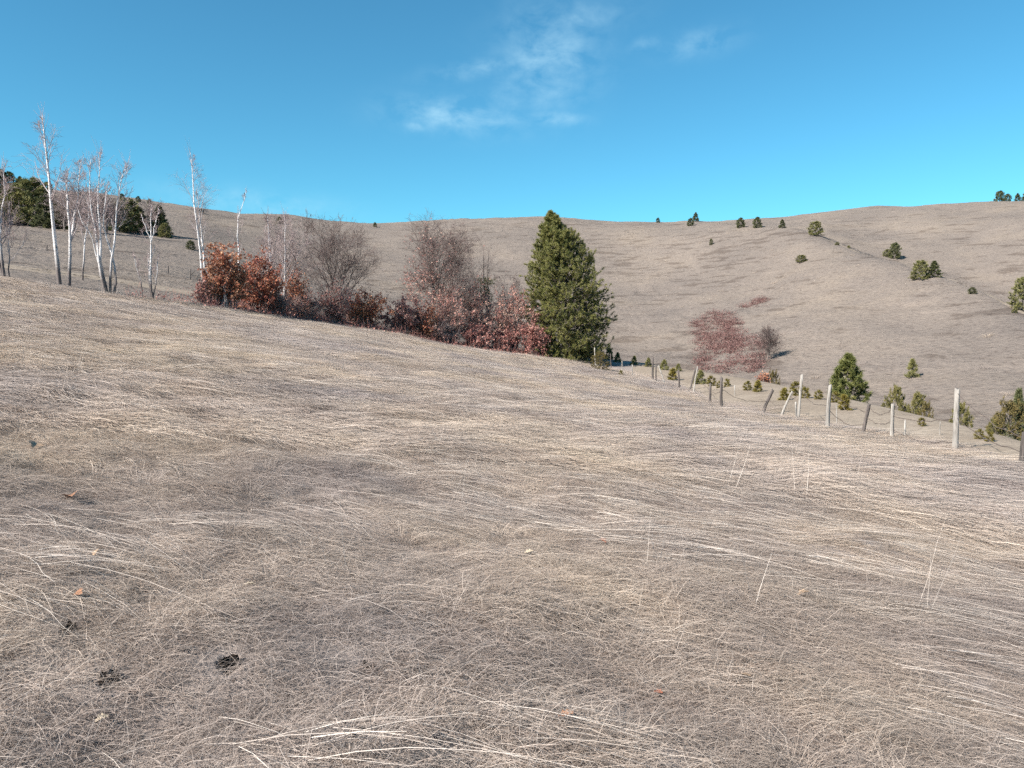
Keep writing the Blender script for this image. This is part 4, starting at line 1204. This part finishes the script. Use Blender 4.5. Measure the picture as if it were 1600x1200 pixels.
def thicket(n, poly_u, hs):
    k = 0
    while k < n:
        px, py = g.uniform(1080, 1215), g.uniform(462, 592)
        if not poly_u(px, py): continue
        b = hit(px, py, 62)
        if b is None: k += 1; continue
        k += 1
        h = g.uniform(*hs)
        m = 9
        en = b + np.stack([g.normal(0, .55, m), g.normal(0, .55, m), h * g.uniform(.5, 1, m)], 1)
        P_ = np.stack([np.repeat(b[None], m, 0), (b + en) / 2 + g.normal(0, .08, (m, 3)), en], 1)
        th.tubes(P_, np.full((m, 3), .014), 3, g.uniform(0, .6, m))
        C_ = en[g.integers(0, m, 60)] + g.normal(0, .26, (60, 3)); C_[:, 2] = np.maximum(C_[:, 2], b[2] + .05)
        th.cards(C_, g.uniform(.06, .13, 60), np.clip(g.normal(.55, .25, 60), 0, 1), g=g)


def main_patch(px, py):
    lo = np.interp(py, [488, 500, 520, 540, 560, 582], [1098, 1084, 1084, 1088, 1088, 1092])
    hi = np.interp(py, [488, 500, 512, 530, 545, 560, 582], [1140, 1150, 1160, 1190, 1195, 1205, 1180])
    dens = .35 + .65 * (py < 548) if py > 520 else 1
    return 488 < py < 584 and lo < px < hi and g.random() < dens * (.55 + .6 * vnoise(np.array([px / 14]), np.array([py / 9]), 5)[0] + .3)


thicket(330, main_patch, (.2, .6))
thicket(24, lambda px, py: 466 < py < 481 and abs(py - (490 - (px - 1145) * .42)) < 5 and 1143 < px < 1197, (.25, .5))
tag(th.build('red_thicket', M['hill_red']), 'low reddish shrub thicket on the slope right of the big pine', 'thicket', None, 'stuff')

# ------------------------------------------------------------------ the old fence
def post(mb_parent, base, top, r, mat, seed, label=None):
    g = np.random.default_rng(seed)
    b = hit(base[0], base[1], 6)
    d = math.hypot(b[0], b[1])
    t = at_dist(top[0], top[1], d + g.normal(0, .06))
    n = 7
    P = resample([b - np.array([0, 0, .12]), (b * .6 + t * .4) + g.normal(0, .012, 3), t], n)
    mb = MB()
    th = np.arange(7) * 2 * math.pi / 7
    ax = (t - b) / np.linalg.norm(t - b); u = np.cross(ax, (0, 1, .2)); u /= np.linalg.norm(u); v = np.cross(ax, u)
    rad = r * (1 + g.normal(0, .13, (1, 7)) + g.normal(0, .05, (n, 7))) * np.linspace(1.08, .88, n)[:, None]
    V = P[:, None] + rad[..., None] * (np.cos(th)[None, :, None] * u + np.sin(th)[None, :, None] * v * .8)
    V[-1] += ax * g.normal(0, r * .55, (7, 1))            # uneven, split top
    idx = np.arange(n * 7).reshape(n, 7)
    q = np.stack([idx[:-1], np.roll(idx, -1, 1)[:-1], np.roll(idx, -1, 1)[1:], idx[1:]], -1).reshape(-1, 4)
    mb.add((V - b).reshape(-1, 3), None, q)
    k = mb.n; mb.add([(P[-1] - b)]); mb.F3.append(np.stack([idx[-1], np.roll(idx[-1], -1), np.full(7, k)], -1))
    o = mb.build('post', M[mat], mb_parent)
    o.location = b - np.array(mb_parent.location)
    if label: o['label'] = label
    return b, t


fb = hit(1293, 671, 6)
fence = empty('wire_fence', fb)
tag(fence, 'old leaning wooden fence posts with sagging barbed wire on the right', 'fence')
FP = {}
for i, (key, base, top, r, mat, lb) in enumerate((
        ('g', (1597, 732), (1603, 676), .075, 'post_dark', 'dark rough post cut by the right edge'), ('f', (1492, 705), (1496, 609), .068, 'post_pale', 'thick pale post, tallest near the right'), ('s1', (1414, 685), (1414, 656), .03, 'post_pale', 'short thin stub'),
        ('s2', (1469, 680), (1469, 659), .02, 'post_pale', None), ('d', (1394, 685), (1395, 631), .055, 'post_pale', 'blunt upright post'), ('c', (1346, 680), (1358, 632), .055, 'post_dark', 'leaning post with dark foot'),
        ('s3', (1308, 662), (1307, 634), .025, 'post_pale', None), ('b', (1293, 672), (1297, 601), .062, 'post_pale', 'pale post with a dark spike'), ('b2', (1295, 640), (1294, 592), .022, 'post_dark', None),
        ('a', (1247, 654), (1253, 585), .062, 'post_pale', 'tallest pale post'), ('a2', (1245, 657), (1243, 628), .035, 'post_pale', None), ('l1', (1219, 650), (1238, 611), .045, 'post_pale', 'pale leaning post'),
        ('l2', (1190, 650), (1208, 609), .065, 'post_dark', 'dark post leaning right'), ('p1', (1127, 641), (1127, 590), .055, 'post_dark', 'tall post with dark foot'), ('p2', (1109, 631), (1110, 600), .065, 'post_dark', 'short dark post with pale top'),
        ('p3', (1083, 614), (1090, 573), .05, 'post_pale', None), ('p4', (1077, 609), (1087, 576), .05, 'post_dark', 'leaning post crossing another'), ('p5', (1062, 607), (1060, 578), .055, 'post_dark', None),
        ('p6', (1040, 600), (1029, 571), .045, 'post_pale', 'pale pole leaning left'), ('p7', (1025, 598), (1025, 569), .045, 'post_dark', None), ('p8', (1020, 595), (1020, 558), .06, 'post_dark', 'tall dark post'),
        ('p9', (988, 588), (988, 570), .04, 'post_pale', None), ('p10', (972, 580), (972, 564), .04, 'post_pale', None), ('p11', (931, 574), (929, 543), .05, 'post_pale', None), ('p12', (955, 577), (954, 553), .04, 'post_dark', None), ('p13', (1148, 618), (1148, 602), .025, 'post_pale', None))):
    FP[key] = post(fence, base, top, r * .84, mat, 200 + i, lb)
g = np.random.default_rng(301)
for a_, c_, hts in (('g', 'f', (.85, .45)), ('f', 'd', (.55, .15)), ('d', 'c', (.9, .5)), ('c', 'b', (.75, .35)), ('b', 'a', (.55,)), ('a', 'l1', (.7,)), ('l1', 'l2', (.5,)), ('l2', 'p1', (.55,)), ('p1', 'p2', (.6,)), ('p2', 'p4', (.7,)), ('p4', 'p5', (.6,)), ('p5', 'p7', (.6,))):
    for hh in hts:
        A_ = FP[a_][0] + (FP[a_][1] - FP[a_][0]) * hh; B_ = FP[c_][0] + (FP[c_][1] - FP[c_][0]) * min(.95, hh + .1)
        t_ = np.linspace(0, 1, 12)[:, None]
        W_ = A_ + (B_ - A_) * t_; W_[:, 2] -= (np.sin(t_[:, 0] * math.pi) * g.uniform(.06, .22)); W_[1:-1] += g.normal(0, .012, (10, 3))
        mb = MB(); mb.tubes(W_[None] - fb, np.full((1, 12), .0075), 4, .5)
        # barbs: short twisted crossings along the strand
        tb = np.arange(.06, .96, .09); cb = np.stack([np.interp(tb, t_[:, 0], W_[:, k]) for k in range(3)], 1) - fb
        bd = g.normal(0, 1, (len(tb), 3)); bd = bd / np.linalg.norm(bd, axis=1, keepdims=True) * .022
        mb.tubes(np.stack([cb - bd, cb + bd], 1), np.full((len(tb), 2), .004), 3, .5)
        mb.build('wire', M['wire'], fence)

# far old posts by the left track
for px, by, ty, lb in ((262, 428, 415, 'dark stump of a post in the left background near the track'), (297, 437, 420, 'forked dark stake by the track left of the twin birch'), (36, 384, 376, 'small pale stake on the slope below the wood'), (73, 392, 383, 'small dark stake on the slope left of the leaning birch')):
    b = hit(px, by, 48); d = math.hypot(b[0], b[1]); t = at_dist(px + .8, ty, d)
    g = np.random.default_rng(px); P = resample([b - [0, 0, .1], (b + t) / 2 + g.normal(0, .02, 3), t], 5) - b
    mb = MB(); mb.tubes(P[None], np.linspace(.06, .045, 5)[None], 6)
    if 'forked' in lb: mb.tubes(np.array([[P[2], P[2] + [.25, 0, .18], P[2] + [.42, 0, .42]]]), np.array([[.035, .03, .02]]), 5)
    o = mb.build('old_stake', M['post_pale' if 'pale' in lb else 'post_dark']); o.location = b
    tag(o, lb, 'stake')


# ------------------------------------------------------------------ vole burrows between the tussocks
for k, ((bx, by, br), lb) in enumerate(zip(BUR, ('dark burrow highest up the meadow at the left', 'round dark burrow left of the middle foreground', 'long dark burrow closest to the bottom edge', 'small dark burrow just above the long bottom one',
                                                 'small dark burrow at the lower left', 'small dark hollow near the left edge', 'tiny dark gap in the straw right of the middle'))):
    g = np.random.default_rng(500 + k)
    n = 18; th = np.arange(n) * 2 * math.pi / n
    wob_ = 1 + .34 * np.sin(th * 2 + g.uniform(0, 6)) + .12 * np.sin(th * 5 + g.uniform(0, 6)) + g.normal(0, .05, n)
    V, F = [], []
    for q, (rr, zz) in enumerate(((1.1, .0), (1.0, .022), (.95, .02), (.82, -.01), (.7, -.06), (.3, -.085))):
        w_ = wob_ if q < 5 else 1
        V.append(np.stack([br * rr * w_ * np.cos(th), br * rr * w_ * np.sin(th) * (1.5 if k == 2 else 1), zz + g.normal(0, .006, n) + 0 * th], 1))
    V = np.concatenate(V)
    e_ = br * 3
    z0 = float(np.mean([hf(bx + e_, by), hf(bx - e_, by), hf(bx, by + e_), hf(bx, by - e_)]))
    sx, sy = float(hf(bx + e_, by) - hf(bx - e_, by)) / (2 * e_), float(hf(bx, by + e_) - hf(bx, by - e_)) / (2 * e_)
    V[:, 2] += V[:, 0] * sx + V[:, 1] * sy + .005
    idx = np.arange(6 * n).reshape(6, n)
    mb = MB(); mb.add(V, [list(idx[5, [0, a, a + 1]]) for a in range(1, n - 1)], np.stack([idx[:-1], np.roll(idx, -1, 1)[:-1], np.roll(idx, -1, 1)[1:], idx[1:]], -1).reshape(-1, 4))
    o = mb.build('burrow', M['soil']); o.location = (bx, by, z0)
    tag(o, lb, 'burrow', 'burrows in the meadow')

# ------------------------------------------------------------------ fallen oak leaves lying on the grass
def leaf_mat(name, col):
    m, nt, N, L, out = new_mat(name)
    tc = N.new('ShaderNodeTexCoord'); f = noise(N, L, 30, 3, .6, vec=tc.outputs['Object'])
    r = ramp(N, [(.35, tuple(c * .7 for c in col)), (.6, col)]); L.new(f, r.inputs[0])
    b = N.new('ShaderNodeBsdfPrincipled'); b.inputs['Roughness'].default_value = .7
    L.new(r.outputs[0], b.inputs['Base Color']); L.new(b.outputs[0], out.inputs[0])
    return m


LM = {'tan': leaf_mat('tan_leaf', (.40, .27, .165)), 'orange': leaf_mat('orange_leaf', (.34, .165, .085)), 'rust': leaf_mat('rust_leaf', (.30, .11, .06)), 'pale': leaf_mat('pale_leaf', (.46, .37, .26))}
for k, (px, py, c, s_, lb) in enumerate((
        (1158, 1070, 'tan', .085, 'tan fallen oak leaf, largest in the right foreground'), (110, 788, 'orange', .13, 'orange fallen leaf at the left, halfway up the meadow'), (55, 705, 'tan', .15, 'tan fallen leaf farthest up at the left edge'),
        (123, 940, 'orange', .06, 'orange leaf in the left foreground beside a dark hollow'), (391, 925, 'pale', .06, 'pale fallen leaf in the left foreground above the round burrow'), (940, 854, 'rust', .07, 'rust-red leaf near the middle of the meadow, right of a pale one'),
        (826, 871, 'pale', .06, 'pale pinkish leaf near the middle of the meadow'), (884, 1133, 'orange', .06, 'orange leaf near the bottom, right of the long dark hole'), (1256, 938, 'tan', .08, 'tan leaf half hidden in straw at the right'),
        (1027, 1096, 'rust', .05, 'small rust-red leaf low in the foreground, left of the large tan leaf'), (985, 956, 'tan', .06, 'tan leaf lying under straw right of the foreground tussocks'), (152, 873, 'tan', .06, 'dull tan leaf in the left foreground, left of the upper burrow'), (160, 1140, 'pale', .04, 'tiny pale leaf at the lower left'))):
    g = np.random.default_rng(400 + k)
    b = hit(px, py, 2)
    n = 16; u = np.linspace(0, 1, n)
    wv = .30 * np.sin(u * math.pi) ** .7 * (1 + .35 * np.sin(u * 22)) + .01
    curl = g.uniform(.25, .6)
    ctr = np.stack([u - .5, np.zeros(n), .22 * curl * np.cos((u - .5) * 3)], 1)
    lft = ctr + np.stack([np.zeros(n), wv, curl * wv * 1.1], 1); rgt = ctr + np.stack([np.zeros(n), -wv, curl * wv * .8], 1)
    V = np.concatenate([lft, ctr, rgt]) * s_ * 1.1
    i = np.arange(n - 1)
    q = np.concatenate([np.stack([i, i + 1, n + i + 1, n + i], -1), np.stack([n + i, n + i + 1, 2 * n + i + 1, 2 * n + i], -1)])
    mb = MB(); mb.add(V, None, q)
    o = mb.build('oak_leaf', LM[c]); 
    o.location = b + np.array([0, 0, .03 + .12 * s_]); o.rotation_euler = (g.uniform(-.3, .5), g.uniform(-.3, .3), g.uniform(0, 6.28))
    tag(o, lb, 'leaf', 'fallen leaves on the meadow')
